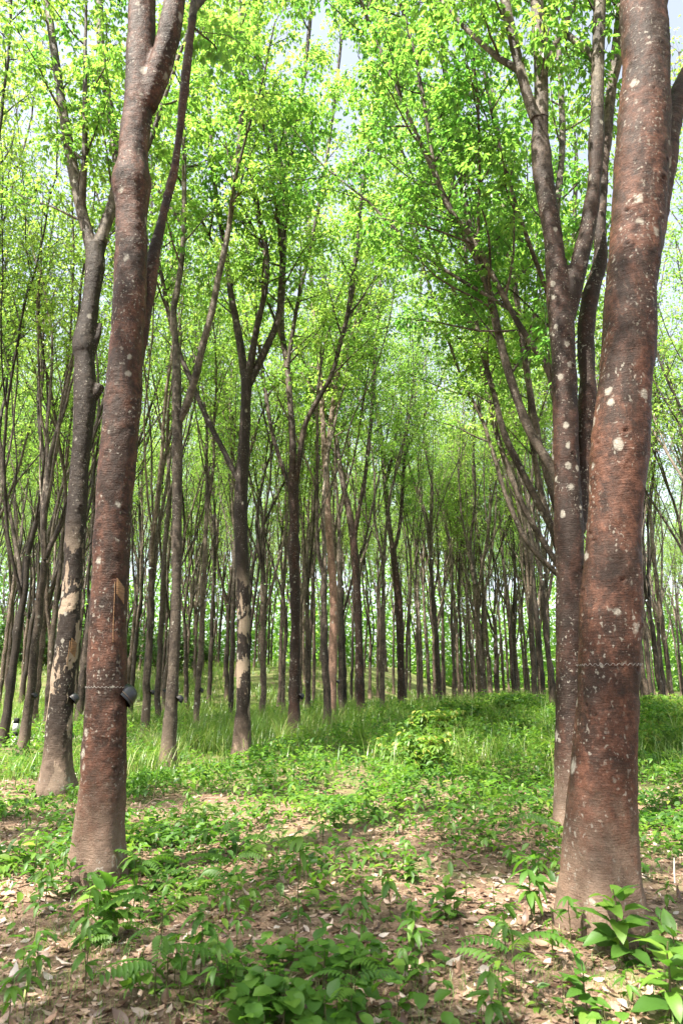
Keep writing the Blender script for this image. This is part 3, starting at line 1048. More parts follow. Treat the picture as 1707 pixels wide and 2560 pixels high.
# --- right row behind the double stem: limbs lean out left over the open lane
right_row = [
    ('A3', 'tree hidden behind the double stem, its pale limb sweeping out to the left', (1440, 1950), 11.0,
     [(1440, 1935, 50), (1434, 1500, 38), (1424, 1260, 36)],
     [dict(p=[(1424, 1285, 28), (1392, 1195, 25), (1330, 1090, 23), (1288, 985, 22), (1252, 860, 21), (1215, 700, 19), (1178, 590, 17), (1150, 430, 14), (1125, 280, 12), (1105, 120, 10), (1075, -60, 9)], dy=0.4),
      dict(p=[(1240, 800, 14), (1195, 660, 13), (1130, 530, 12), (1065, 390, 11), (1000, 240, 10), (935, 90, 9), (880, -60, 8)], dy=-0.9, y0=0.2),
      dict(p=[(1402, 1150, 24), (1400, 1000, 22), (1394, 850, 20), (1385, 600, 18), (1405, 350, 16), (1395, 100, 14)], dy=0.6),
      dict(p=[(1396, 1050, 18), (1372, 930, 17), (1335, 870, 16), (1290, 800, 15), (1232, 690, 14), (1175, 590, 13), (1115, 510, 12), (1082, 400, 11), (1060, 260, 10), (1030, 110, 9), (985, -40, 8), (930, -200, 7)], dy=-0.5, zmin=5.8)]),
    ('A4', 'tree of the right row whose twin limbs fan left beside the double stem', (1432, 1880), 14.5,
     [(1432, 1880, 40), (1428, 1500, 32), (1420, 1370, 30)],
     [dict(p=[(1418, 1385, 22), (1350, 1268, 19), (1300, 1170, 18), (1262, 1090, 17), (1235, 990, 15), (1198, 850, 14), (1170, 700, 12), (1155, 560, 10), (1120, 400, 9), (1070, 270, 9), (1010, 150, 8), (955, 20, 7), (900, -120, 6)], dy=0.6),
      dict(p=[(1420, 1390, 20), (1385, 1250, 18), (1362, 1170, 18), (1338, 1060, 17), (1312, 900, 16), (1290, 740, 15), (1262, 560, 13), (1250, 380, 11), (1225, 200, 10)], dy=-0.4),
      dict(p=[(1424, 1400, 16), (1412, 1200, 15), (1420, 1000, 14), (1430, 700, 12), (1440, 400, 10)], dy=0.6)]),
    ('A5', 'slim tree of the right row with steep grey limbs left of the double stem', (1426, 1840), 18.0,
     [(1426, 1840, 32), (1420, 1500, 26), (1408, 1420, 24)],
     [dict(p=[(1408, 1435, 17), (1325, 1300, 15), (1280, 1200, 14), (1240, 1080, 13), (1218, 980, 12), (1180, 820, 11), (1150, 640, 9), (1140, 500, 8), (1095, 380, 7), (1040, 270, 6), (985, 160, 6), (930, 40, 5)], dy=0.5),
      dict(p=[(1410, 1430, 17), (1372, 1300, 15), (1350, 1220, 15), (1330, 1100, 14), (1318, 940, 13), (1280, 740, 12), (1265, 560, 10), (1245, 380, 9)], dy=-0.5),
      dict(p=[(1408, 1450, 14), (1320, 1360, 12), (1268, 1250, 11), (1240, 1160, 10), (1205, 1050, 9), (1160, 960, 8), (1120, 850, 7), (1075, 720, 7), (1035, 590, 6), (1000, 450, 5)], dy=0.9)]),
]
for n_, (key, lab, base, dep, tr, li) in enumerate(right_row):
    hero_tree(key, lab, base, tr, li, 'bark_grey', ztop=16, zmin=7.2 if n_ else 6.6, seed=200 + n_, depth=dep, per_tip=21, spacing=0.68, blen=2.2, tone=0.36, foot_amt=0.25)

# --- prototypes for all other rubber trees
PROTO = [proto_tree(300 + i, fork=f, top=tp_, nlimb=nl, r=rr, lean=le, zmin=zm, per_tip=6, spacing=0.56, blen=1.8, tone=to + 0.05)
         for i, (f, tp_, nl, rr, le, zm, to) in enumerate([
             (7.2, 20.5, 3, 0.125, (0.15, 0.05), 11.4, 0.5),
             (5.4, 21.0, 3, 0.135, (-0.1, 0.1), 11.0, 0.6),
             (8.6, 20.5, 2, 0.115, (0.25, -0.1), 11.8, 0.45),
             (4.6, 19.5, 3, 0.125, (0.05, 0.1), 9.6, 0.55),
             (6.6, 21.5, 3, 0.130, (-0.2, 0.0), 11.8, 0.65),
             (8.0, 19.0, 2, 0.110, (-0.05, -0.15), 10.4, 0.5),
             (5.0, 20.5, 2, 0.130, (0.1, 0.2), 11.6, 0.4),
             (6.0, 22.0, 4, 0.140, (0.0, 0.0), 12.0, 0.6)])]

CLUMP = [proto_tree(390 + i, fork=5.5, top=17.5, nlimb=3, r=0.14, zmin=9.0, per_tip=30, spacing=1.5, blen=1.8) for i in range(2)]
rng = np.random.default_rng(7)
taken = [h['base'][:2] for h in HERO.values()]
spots = []
# trunks of the left-hand rows that can be picked out singly
picked = [(55, 16.4, 'red-brown speckled trunk with a small black cup, left of the dark mossy trunk'),
          (116, 20.5, 'reddish forked trunk half hidden by the dark mossy trunk'),
          (8, 18.0, 'trunk cut by the left edge of the picture behind the white marker post'),
          (360, 21.0, 'dark trunk standing right of the tall red-brown trunk with the cup'),
          (486, 22.5, 'mottled trunk between the slim grey tree and the peeled dark trunk'),
          (395, 25.5, 'slim trunk directly behind the slim grey forked tree'),
          (578, 27.0, 'narrow trunk close behind the left edge of the peeled dark trunk'),
          (654, 27.5, 'brown forked trunk midway between the peeled dark trunk and the knobbly one'),
          (708, 31.0, 'thin trunk just left of the knobbly dark brown tree'),
          (768, 33.0, 'thin dark trunk between the knobbly tree and the pale pinkish trunk'),
          (860, 34.5, 'slim dark trunk right beside the pale pinkish trunk'),
          (955, 32.4, 'grey-brown trunk seventh in the left row, right of the bending red-brown one'),
          (1043, 41.5, 'pale sunlit trunk ninth in the left row'),
          (1073, 46.0, 'dark bending trunk tenth in the left row'),
          (1097, 50.5, 'near-black straight trunk eleventh in the left row'),
          (83, 22.5, 'thin pale trunk behind the red-brown speckled trunk at the left edge'),
          (190, 24.5, 'narrow red trunk seen between the mossy trunk and the tall red-brown one'),
          (1560, 33.0, 'slim trunk just right of the thickest trunk'),
          (1620, 29.0, 'dark trunk in the right-hand grass, second from the thickest trunk'),
          (1655, 36.0, 'straight brown trunk third to the right of the thickest trunk'),
          (1688, 31.0, 'pale-footed trunk at the right edge of the picture')]
for u, dep, lab in picked:
    p = col_depth(u, dep)
    spots.append((p, lab, None))
    taken.append(p[:2])
# rows running to the vanishing point, out to 100 m
for k in range(-14, 7):
    c0 = 0.375 + 7.3 * k if k >= -1 else 0.375 - 7.3 + 5.0 * (k + 1)
    if k >= 4:
        c0 = (-4.9, -3.0, -1.2)[k - 4]
    yy = (39.0 + 3 * (k - 4) if k >= 4 else 8.0 if k else 25.0) + rng.uniform(0, 3)
    while yy < 86:
        x = c0 + 0.27 * yy + rng.normal(0, 0.35)
        y = yy + rng.normal(0, 0.3)
        yy += rng.uniform(1.7, 2.8) * (1 + max(0, yy - 52) / 34) * (1.7 if k >= 4 or k == 0 else 1.0)
        zc = y * CP - 0.37
        u = 853.5 + F * x / zc
        mg = 4.5 / zc * F
        if u < -mg or u > 1707 + mg:
            continue
        if min(math.hypot(x - a[0], y - a[1]) for a in taken) < 1.6:
            continue
        # keep the open lane in front of the camera free
        rowx = x - 0.27 * y
        if y < 12 and -6.5 < rowx < 7:
            continue
        taken.append((x, y))
        z = float(gz(x, y))
        if y < 45:
            lab, gr = 'slender rubber tree in the middle rows among many like it', 'rubber trees of the middle rows'
        else:
            lab, gr = 'thin distant rubber tree in the far rows at the back', 'rubber trees of the far rows'
        spots.append((np.array([x, y, z]), lab, gr))
# trees outside the frame whose crowns shade the foreground
for x, y in [(-8.0, 3.6), (-5.0, -0.6), (-4.4, -3.6), (-2.6, -6.4), (-7.6, -5.5), (4.6, -5.5), (7.6, 1.6), (7.0, -3.0), (2.6, -9.0), (11.0, -1.0), (9.4, 6.0), (10.3, 10.0), (-13.5, 4.0)]:
    spots.append((np.array([x, y, float(gz(x, y))]), 'rubber tree standing out of the picture that shades the foreground', 'rubber trees outside the picture'))
marks = sorted([(853.5 + F * h_['base'][0] / (h_['base'][1] * CP - 0.37), n_) for h_, n_ in
                [(HERO['T4'], 'dark mossy trunk'), (HERO['T3'], 'tall red-brown trunk'), (HERO['T5'], 'slim grey forked tree'), (HERO['T6'], 'peeled dark trunk'),
                 (HERO['T7'], 'knobbly dark brown tree'), (HERO['T8'], 'pale pinkish trunk'), (HERO['T9'], 'bending red-brown tree'), (HERO['T11'], 'dark mid-height fork'), (HERO['T2'], 'double stem'), (HERO['T1'], 'thickest trunk')]])
ORD = ['', 'second ', 'third ', 'fourth ', 'fifth ', 'sixth ', 'seventh ', 'eighth ', 'ninth ', 'tenth ', 'eleventh ', 'twelfth ', 'thirteenth ', 'fourteenth ', 'fifteenth ', 'sixteenth ', 'seventeenth ', 'eighteenth ']
gaps = {}
mid = [(853.5 + F * p[0] / (p[1] * CP - 0.37), i) for i, (p, lab, gr) in enumerate(spots) if gr == 'rubber trees of the middle rows']
for u, i in sorted(mid):
    left = [n_ for uu, n_ in marks if uu <= u]
    right = [n_ for uu, n_ in marks if uu > u]
    where = ('between the %s and the %s' % (left[-1], right[0])) if left and right else ('left of the %s' % right[0] if right else 'right of the %s' % left[-1])
    k = gaps.get(where, 0)
    gaps[where] = k + 1
    p, lab, gr = spots[i]
    spots[i] = (p, '%sslender trunk %s' % (ORD[min(k, 17)] if k else 'first ', where), gr)
for i, (p, lab, gr) in enumerate(spots):
    plant_tree(CLUMP[i % 2] if gr == 'rubber trees outside the picture' else PROTO[int(rng.integers(len(PROTO)))], p, rng.uniform(0, 6.28), rng.uniform(0.8, 1.1) * (1.22 if p[1] > 38 and -5.5 < p[0] - 0.27 * p[1] < 0.2 else 1.0), lab, gr, M['bark_far'])
print('trees', len(spots) + len(HERO))


# ------------------------------------------------------------------ shrubs beyond the far left bank
def shrub_proto(seed, leaf=0.16, per=5, sp=0.22):
    rg = np.random.default_rng(seed)
    st = Bag()
    tips = []
    for i in range(7):
        a = rg.uniform(0, 6.28)
        d = unit(np.array([math.cos(a) * 0.6, math.sin(a) * 0.6, 1.0]))
        lp, lr = limb_walk((0, 0, -0.1), d, 0.03, 0.006, rg.uniform(1.2, 2.3), rg, 0.02, 0.25, 0.12)
        tube(st, lp, lr, 5, True)
        grow(lp, lr, rg, 0.25, 2.3, sp, 0.9, st, tips, 4)
    return [('stem', st.mesh('stem', True, False)), ('foliage', crown_mesh('foliage', tips, rg, per, leaf, (0.4, 0.25) if leaf < 0.2 else (0.62, 0.25)))]


SHRUB = [shrub_proto(41), shrub_proto(42), shrub_proto(43)]
WEEDB = [shrub_proto(51, 0.30, 2, 0.34), shrub_proto(52, 0.34, 2, 0.4), shrub_proto(53, 0.26, 3, 0.4)]
sb = 0
for i in range(30):
    y = rng.uniform(52, 95)
    u = rng.uniform(-60, 560)
    if u > 500:
        y = rng.uniform(78, 90)
    p = col_depth(u, y)
    root = empty('shrub', tuple(float(q) for q in p), rng.uniform(0, 6.28))
    s = rng.uniform(0.8, 1.5)
    root.scale = (s * 1.2, s * 1.2, s)
    tag(root, 'dark leafy shrub among the far trunks at the back of the rows', 'shrub', 'shrubs at the back of the plantation')
    for nm, me in SHRUB[i % 3]:
        o = link(nm, me, M['shrub'] if nm == 'foliage' else M['twig'], root)
        if nm == 'foliage':
            o['kind'] = 'stuff'

for i in range(70):
    y = rng.uniform(12, 28)
    x = 0.27 * y + rng.uniform(-3.6, 7.5)
    zc = y * CP - 0.37
    if abs(x) / zc > 0.56 or min(math.hypot(x - a[0], y - a[1]) for a in taken) < 1.0 or y < 12 and x < -2:
        continue
    root = empty('weed_bush', (x, y, float(gz(x, y))), rng.uniform(0, 6.28))
    s = rng.uniform(0.18, 0.36) * (0.75 + 0.25 * min(1, (y - 9) / 6))
    root.scale = (s * 1.25, s * 1.25, s)
    tag(root, 'knee-high leafy weed bush growing among the tall grass', 'bush', 'weed bushes in the grass')
    for nm, me in WEEDB[i % 3]:
        o = link(nm, me, M['weed'] if nm == 'foliage' else M['stem'], root)
        if nm == 'foliage':
            o['kind'] = 'stuff'

# a far wood that closes the view, too far to count
rg = np.random.default_rng(77)
n = 105000
fx = rg.uniform(-66, 78, n)
fy = 97 + 14 * rg.random(n) ** 1.6 + 3 * np.sin(fx * 0.4)
fh = 16 + 3.5 * np.sin(fx * 0.35) * np.sin(fx * 0.13 + 2)
fz = gz(fx, fy) + rg.uniform(0.0, 1.0, n) ** 1.25 * (fh + rg.normal(0, 1, n))
lump = vnoise(np.column_stack([fx * 0.35, fy * 0.3, fz * 0.45]), 3) + 0.6 * vnoise(np.column_stack([fx, fy, fz * 1.2]), 4)
ok = (lump > -0.3) | (fz - gz(fx, fy) < 5)
fx, fy, fz = fx[ok], fy[ok], fz[ok]
n = len(fx)
bag = Bag()
ax = rg.normal(0, 1, (n, 3))
ax[:, 2] -= 0.6
Lf = rg.uniform(0.4, 0.85, n)
kite_leaves(bag, np.column_stack([fx, fy, fz]), ax, rg.normal(0, 1, (n, 3)) + np.array([0, 0, 1.0]), Lf, Lf * 0.5, np.clip(rg.normal(0.2, 0.2, n), 0, 1))
tag(link('forest', bag.mesh('forest'), M['crown']), 'far green wood closing the view behind the rows', 'wood', kind='stuff')


# ------------------------------------------------------------------ ground cover
def lane_cover(x, y):
    """how thickly weeds cover the ground: thin near the camera, thick farther back"""
    base = sstep((y - 4.6) / 3.5)
    pn = vnoise(np.column_stack([x * 0.55, y * 0.55, x * 0]), 5) + 0.5 * vnoise(np.column_stack([x * 1.4, y * 1.4, x * 0]), 6)
    return base, pn


def view_scatter(n, y0, y1, rg, power=1.0, margin=1.08):
    """points on the ground spread evenly over the picture rather than the field"""
    t = rg.random(n)
    y = y0 * (y1 / y0) ** (t ** power)
    half = 0.5 * y * 0.97 * margin + 0.4
    x = rg.uniform(-1, 1, n) * half
    return x, y


def blades(bag, x, y, h, w, rg, lean=0.5, tone=(0.5, 0.2), segs=3):
    n = len(x)
    z = gz(x, y)
    a = rg.uniform(0, 6.28, n)
    d = np.stack([np.cos(a), np.sin(a), a * 0], -1)
    s = np.stack([-np.sin(a), np.cos(a), a * 0], -1)
    ln = lean * rg.uniform(0.3, 1.6, n)
    base = np.column_stack([x, y, z - 0.01])
    rows_ = []
    for k in range(segs + 1):
        t = k / segs
        c = base + d * (ln * h * t * t)[:, None] + np.array([0, 0, 1.0]) * (h * (t - 0.35 * ln * t * t * t))[:, None]
        ww = (w * (1 - t) ** 0.6)[:, None] * 0.5
        if k < segs:
            rows_ += [c - s * ww, c + s * ww]
        else:
            rows_ += [c]
    m = 2 * segs + 1
    v = np.stack(rows_, 1).reshape(-1, 3)
    f = []
    for k in range(segs - 1):
        f += [[2 * k, 2 * k + 1, 2 * k + 3], [2 * k, 2 * k + 3, 2 * k + 2]]
    f += [[2 * segs - 2, 2 * segs - 1, 2 * segs]]
    f = (np.array(f)[None] + (np.arange(n) * m)[:, None, None]).reshape(-1, 3)
    tn = np.clip(rg.normal(tone[0], tone[1], n), 0, 1)
    bag.add(v, f, np.repeat(tn, 2 * segs - 1))


def clumped(n, y0, y1, rg, per, spread, keep):
    m = n // per
    x, y = view_scatter(m, y0, y1, rg)
    k = keep(x, y) > rg.random(m)
    x, y = x[k], y[k]
    x = np.repeat(x, per) + rg.normal(0, 1, len(x) * per) * spread
    y = np.repeat(y, per) + rg.normal(0, 1, len(y) * per) * spread
    return x, y


rg = np.random.default_rng(501)
# tall grass: the right-hand lane beyond 10 m and the strip left of the row
def keep_tall(x, y):
    rowx = x - 0.27 * y
    right = sstep((rowx + 4.5) / 3) * sstep((y - 11) / 5)
    left = np.exp(-((rowx + 6.8) / 1.6) ** 2) * sstep((y - 10.5) / 2) * sstep((40 - y) / 10)
    far = sstep((y - 18) / 6)
    tuft = 0.7 + 0.7 * vnoise(np.column_stack([x * 0.5, y * 0.35, x * 0]), 21)
    return np.clip(np.maximum(np.maximum(right, left), far * 0.9) * tuft, 0, 1)


b = Bag()
x, y = clumped(95000, 10, 70, rg, 14, 0.12, keep_tall)
h = rg.uniform(0.25, 0.85, len(x)) * (1 + 0.25 * sstep((y - 14) / 10))
blades(b, x, y, h, 0.006 + 0.0006 * y, rg, 0.75, (0.5, 0.25), 3)
tag(link('grass', b.mesh('tall_grass'), M['grass']), 'tall bright green grass under the rows farther back', 'grass', kind='stuff')

# short sparse grass in the litter
b = Bag()
x, y = clumped(42000, 2.2, 16, rg, 7, 0.05, lambda x, y: np.clip(0.35 + 0.7 * vnoise(np.column_stack([x, y, x * 0]), 9), 0, 1))
blades(b, x, y, rg.uniform(0.03, 0.11, len(x)), np.full(len(x), 0.004), rg, 0.7, (0.6, 0.25), 2)
tag(link('short_grass', b.mesh('short_grass'), M['grass']), 'short thin grass sprouting through the leaf litter', 'grass', kind='stuff')


# leafy weeds
def keep_weed(x, y):
    base, pn = lane_cover(x, y)
    return np.clip(base * (0.82 + 1.05 * pn + 0.35 * sstep((y - 10) / 5)) + (1 - base) * np.clip(0.7 * pn - 0.22, 0, 1) * 0.55, 0, 1)


b = Bag()
st = Bag()
x, y = clumped(100000, 2.4, 38, rg, 9, 0.09, keep_weed)
n = len(x)
rowx = x - 0.27 * y
hmax = (1 - 0.55 * np.exp(-((rowx + 6.7) / 1.7) ** 2) * sstep((26 - y) / 6)) * (0.11 + 0.30 * sstep((y - 5) / 4.5) + 0.22 * sstep((y - 11) / 9)) * (0.8 + 0.75 * vnoise(np.column_stack([x * 0.8, y * 0.8, x * 0]), 15))
hh = rg.uniform(0.15, 1.0, n) * hmax
pos = np.column_stack([x, y, gz(x, y) + hh])
a = rg.uniform(0, 6.28, n)
e = rg.normal(-0.05, 0.4, n)
ax = np.stack([np.cos(a) * np.cos(e), np.sin(a) * np.cos(e), np.sin(e)], -1)
nr = np.stack([-np.cos(a) * np.sin(e), -np.sin(a) * np.sin(e), np.cos(e)], -1) + rg.normal(0, 0.2, (n, 3))
Lw = rg.uniform(0.05, 0.125, n) * (1 + 0.3 * sstep((y - 7) / 10))
hex_leaves(b, pos, ax, nr, Lw, Lw * rg.uniform(0.38, 0.55, n), np.clip(0.48 + 0.35 * vnoise(np.column_stack([x * 3, y * 3, x * 0]), 31) + rg.normal(0, 0.2, n), 0, 1), 0.2, 0.25)
sel = slice(0, n, 3)
blades(b, x[sel], y[sel], hh[sel] * 1.05, np.full(len(x[sel]), 0.004), rg, 0.15, (0.2, 0.1), 2)
tag(link('weeds', b.mesh('weeds'), M['weed']), 'low leafy weeds covering the ground between the rows', 'weeds', kind='stuff')

# dry leaf litter
b = Bag()
x, y = view_scatter(27000, 2.2, 15, rg, 0.9)
n = len(x)
a = rg.uniform(0, 6.28, n)
e = rg.normal(0.0, 0.22, n)
ax = np.stack([np.cos(a) * np.cos(e), np.sin(a) * np.cos(e), np.sin(e)], -1)
nr = np.array([0, 0, 1.0]) + rg.normal(0, 0.35, (n, 3))
Ll = 0.022 + 0.075 * rg.random(n) ** 1.7
hex_leaves(b, np.column_stack([x, y, gz(x, y) + rg.uniform(0.004, 0.022, n)]), ax, nr, Ll, Ll * rg.uniform(0.35, 0.5, n), np.clip(rg.normal(0.47, 0.28, n), 0, 1), rg.choice([-0.25, 0.3]), rg.uniform(-0.35, 0.35, n))
tag(link('leaf_litter', b.mesh('leaf_litter'), M['litter']), 'pinkish tan layer of dry leaves on the plantation floor', 'leaf litter', kind='stuff')


# ------------------------------------------------------------------ single plants
def leaf_grid(name, L, W, droop, fold=0.25, wave=0.04, seg=7, tone=0.5, acum=1.0):
    """one broad leaf along +X with a drawn-out tip: 4 strips, folded on its midrib"""
    t = np.linspace(0, 1, seg)
    wd = np.sin(PI * np.clip(t ** 0.85, 0, 1)) ** 0.8 * (1 - 0.35 * acum * t)
    wd[0] = 0.03
    wd[-1] = 0.01
    ang = -droop * t
    dx = np.cumsum(np.concatenate([[0], np.cos(ang[1:])])) * L / (seg - 1)
    dz = np.cumsum(np.concatenate([[0], np.sin(ang[1:])])) * L / (seg - 1)
    v = []
    for i in range(seg):
        for s in (-1, -0.5, 0, 0.5, 1):
            v.append([dx[i], s * wd[i] * W / 2, dz[i] + abs(s) * wd[i] * W / 2 * fold + (wave * W * math.sin(t[i] * 14) if abs(s) == 1 else 0)])
    f = []
    for i in range(seg - 1):
        for j in range(4):
            f.append([i * 5 + j, (i + 1) * 5 + j, (i + 1) * 5 + j + 1, i * 5 + j + 1])
    bg_ = Bag()
    bg_.add(np.array(v), np.array(f), tone)
    return bg_.mesh(name, True)


LEAVES = {'broad': [leaf_grid('leaf', 0.17, 0.088, d, tone=tn) for d, tn in ((0.5, .35), (0.9, .5), (1.3, .65))],
          'slim': [leaf_grid('leaf', 0.13, 0.045, d, tone=tn) for d, tn in ((0.6, .4), (1.1, .55))],
          'small': [leaf_grid('leaf', 0.075, 0.036, d, tone=tn, seg=5) for d, tn in ((0.5, .45), (0.9, .6), (0.7, .8))],
          'round': [leaf_grid('leaf', 0.075, 0.058, d, tone=tn, seg=6, acum=0.2) for d, tn in ((0.5, .4), (0.8, .55))]}


def frond_mesh(L, pairs, droop, tone):
    bg_ = Bag()
    t = np.linspace(0, 1, 8)
    ang = 0.5 - droop * t
    pts = np.cumsum(np.column_stack([np.cos(ang), 0 * t, np.sin(ang)]) * L / 8, axis=0)
    pts = np.concatenate([[[0, 0, 0]], pts])
    tube(bg_, pts, np.linspace(0.003, 0.001, 9), 3, False, rnd=0.2)
    s = np.linspace(0, 1, 9)
    ps = np.linspace(0.18, 1.0, pairs)
    P = np.stack([np.interp(ps, s, pts[:, i]) for i in range(3)], -1)
    P = np.repeat(P, 2, 0)
    sg = np.tile([1, -1], pairs)
    ax = np.stack([0.35 * np.ones(2 * pairs), sg, -0.35 * np.ones(2 * pairs)], -1)
    LL = 0.075 * (1 - 0.5 * abs(np.repeat(ps, 2) - 0.5)) * np.ones(2 * pairs)
    hex_leaves(bg_, P, ax, np.tile([0, 0, 1.0], (2 * pairs, 1)), LL, LL * 0.4, np.full(2 * pairs, tone))
    return bg_.mesh('frond', True)


FROND = [frond_mesh(0.36, 11, 1.2, 0.4), frond_mesh(0.3, 10, 0.9, 0.6), frond_mesh(0.4, 12, 1.5, 0.5)]


def put(o, pos, az, el, roll=0.0, s=1.0):
    """place a part whose own X axis should point to azimuth az, elevation el"""
    o.matrix_local = Matrix.Translation(Vector(pos)) @ Matrix.Rotation(az, 4, 'Z') @ Matrix.Rotation(-el, 4, 'Y') @ Matrix.Rotation(roll, 4, 'X') @ Matrix.Scale(s, 4)


STEMS = {}


def stem_mesh(h, r, seed):
    key = (round(h, 2), r)
    if key not in STEMS:
        rg_ = np.random.default_rng(seed)
        z_ = np.linspace(-0.04, h, 8)
        p_ = np.column_stack([np.cumsum(rg_.normal(0, 0.012 * h, 8)), np.cumsum(rg_.normal(0, 0.012 * h, 8)), z_])
        bg_ = Bag()
        tube(bg_, p_, np.linspace(r, r * 0.45, 8), 5, True)
        STEMS[key] = (bg_.mesh('stem', True, False), p_)
    return STEMS[key]


def herb(kind, loc, rg, label, group=None, s=1.0, name='seedling', n=None):
    root = empty(name, tuple(float(q) for q in loc), rg.uniform(0, 6.28))
    tag(root, label, 'plant', group)
    lv = []
    if kind == 'rosette':            # leafy upright plant, big leaves in a spiral
        h = 0.27
        n = n or 17
        for i in range(n):
            t = (i + 0.5) / n
            lv.append(('broad', t ** 0.8 * 0.9 + 0.06, i * 2.4, 0.95 - 1.1 * (1 - t) + rg.normal(0, 0.15), rg.uniform(0.75, 1.15) * (1.15 - 0.35 * t), rg.uniform(0, 0.06) if n > 17 else 0.0))
    elif kind == 'tri':              # tree seedling: drooping threes at the top of a thin stem
        h = rg.choice([0.28, 0.36, 0.46])
        for i in range(n or 4):
            a = i * 2.2 + rg.uniform(0, 0.5)
            for o_ in (-0.7, 0, 0.7):
                lv.append(('slim', 1.0 - 0.1 * i, a + o_, -0.1 + rg.normal(0, 0.2), rg.uniform(0.8, 1.15)))
    elif kind == 'pair':             # small herb with opposite leaves
        h = rg.choice([0.12, 0.17, 0.23])
        for i in range(n or 4):
            for o_ in (0, PI):
                lv.append(('small', 0.3 + 0.7 * i / 3.2, i * 1.57 + o_ + rg.normal(0, 0.2), 0.35 + rg.normal(0, 0.2), rg.uniform(0.8, 1.3)))
    elif kind == 'creep':            # low round-leaved clump
        h = 0.14
        for i in range(n or 20):
            lv.append(('round', rg.uniform(0.4, 1.1), rg.uniform(0, 6.28), rg.normal(0.2, 0.3), rg.uniform(0.8, 1.4), rg.uniform(0.02, 0.17)))
    elif kind == 'pinnate':
        h = rg.choice([0.30, 0.42])
        for i in range(n or 6):
            lv.append(('frond', 0.55 + 0.45 * i / 5, i * 2.4, 0.15 + rg.normal(0, 0.15), rg.uniform(0.75, 1.1)))
    sm_, sp_ = stem_mesh(h, 0.0045 if kind != 'rosette' else 0.007, int(h * 100))
    o = link('stem', sm_, M['stem'], root)
    for item in lv:
        k_, t, a, e_, sc = item[:5]
        off = item[5] if len(item) > 5 else 0.0
        i = int(np.clip(t, 0, 1) * 7)
        p_ = sp_[i].copy()
        p_ += off * np.array([math.cos(a * 1.7), math.sin(a * 1.7), 0])
        me = FROND[int(rg.integers(3))] if k_ == 'frond' else LEAVES[k_][int(rg.integers(len(LEAVES[k_])))]
        o = link('frond' if k_ == 'frond' else 'leaf', me, M['weed'], root)
        put(o, p_, a, e_, rg.normal(0, 0.2), sc)
    root.scale = (s, s, s)
    return root


rg = np.random.default_rng(901)
special = [('rosette', 1560, 2405, 'broad-leaved glossy green shrub at the foot of the thickest trunk', 1.35, 26),
           ('rosette', 1672, 2545, 'bright broad-leaved plant in the bottom right corner', 1.2, 16),
           ('rosette', 1700, 2470, 'leafy plant cut by the right edge above the corner plant', 1.0, 12),
           ('tri', 1330, 2310, 'dark-leaved seedling with drooping leaves left of the thickest trunk', 1.35, 5),
           ('tri', 1425, 2360, 'small seedling touching the left side of the thickest trunk', 0.9, 3),
           ('rosette', 172, 2235, 'upright leafy sprig just left of the tall red-brown trunk foot', 0.8, 12),
           ('rosette', 262, 2350, 'dense dark leafy plant in front of the tall red-brown trunk', 1.3, 40),
           ('tri', 330, 2300, 'tall leafy seedling right of the dense dark plant by the left trunk', 1.1, 5),
           ('pinnate', 350, 2215, 'feathery-leaved seedling right of the tall red-brown trunk foot', 0.8, 4),
           ('pinnate', 1280, 2130, 'feathery fern-like seedling left of the double stem foot', 1.0, 7),
           ('pinnate', 1190, 2090, 'smaller feathery seedling beside the fern-like one in the lane', 0.8, 5),
           ('tri', 1040, 2420, 'pale green seedling with drooping leaves low in the middle of the lane', 1.0, 4),
           ('tri', 500, 2440, 'bright seedling with long leaves on bare litter at lower left', 1.1, 4),
           ('rosette', 560, 2490, 'leafy clump at the bottom left of the centre patch', 0.75, 14),
           ('pair', 85, 2200, 'yellow-green star-shaped herb in the shade at the left', 1.3, 4),
           ('tri', 745, 2330, 'tall thin dark seedling rising in the middle of the lane', 1.2, 3)]
for kind, u, v, lab, s, n in special:
    herb(kind, ground_px(u, min(v, 2700)), rg, lab, None, s, 'seedling' if kind in ('tri', 'pinnate') else 'leafy_plant', n)
# low creeping patch at the bottom middle
for i in range(34):
    u = rg.normal(700, 190)
    v = rg.uniform(2400, 2640)
    herb('creep', ground_px(u, v), rg, 'round-leaved creeping plant in the green patch at the bottom middle', 'creeping plants at the bottom middle', rg.uniform(0.8, 1.3), 'creeping_plant', int(rg.integers(12, 20)))
# scattered small plants
for i in range(140):
    u = rg.uniform(-20, 1730)
    v = 1960 + 640 * rg.random() ** 1.1
    k = rg.choice(['pair', 'pair', 'tri', 'tri', 'creep', 'pinnate', 'rosette'], p=[.2, .2, .2, .12, .12, .08, .08])
    lab, gr = {'pair': ('small herb with paired leaves sprouting from the leaf litter', 'small paired-leaf herbs'),
               'tri': ('young tree seedling with drooping leaves scattered over the lane', 'scattered tree seedlings'),
               'creep': ('small low round-leaved plant scattered in the litter', 'scattered low plants'),
               'pinnate': ('young feathery-leaved seedling scattered among the weeds', 'scattered feathery seedlings'),
               'rosette': ('small leafy upright plant scattered among the weeds', 'scattered leafy plants')}[k]
    herb(k, ground_px(u, v), rg, lab, gr, rg.uniform(0.6, 1.0), {'pair': 'herb', 'creep': 'low_plant', 'rosette': 'leafy_plant'}.get(k, 'seedling'), None if k != 'creep' else 9)

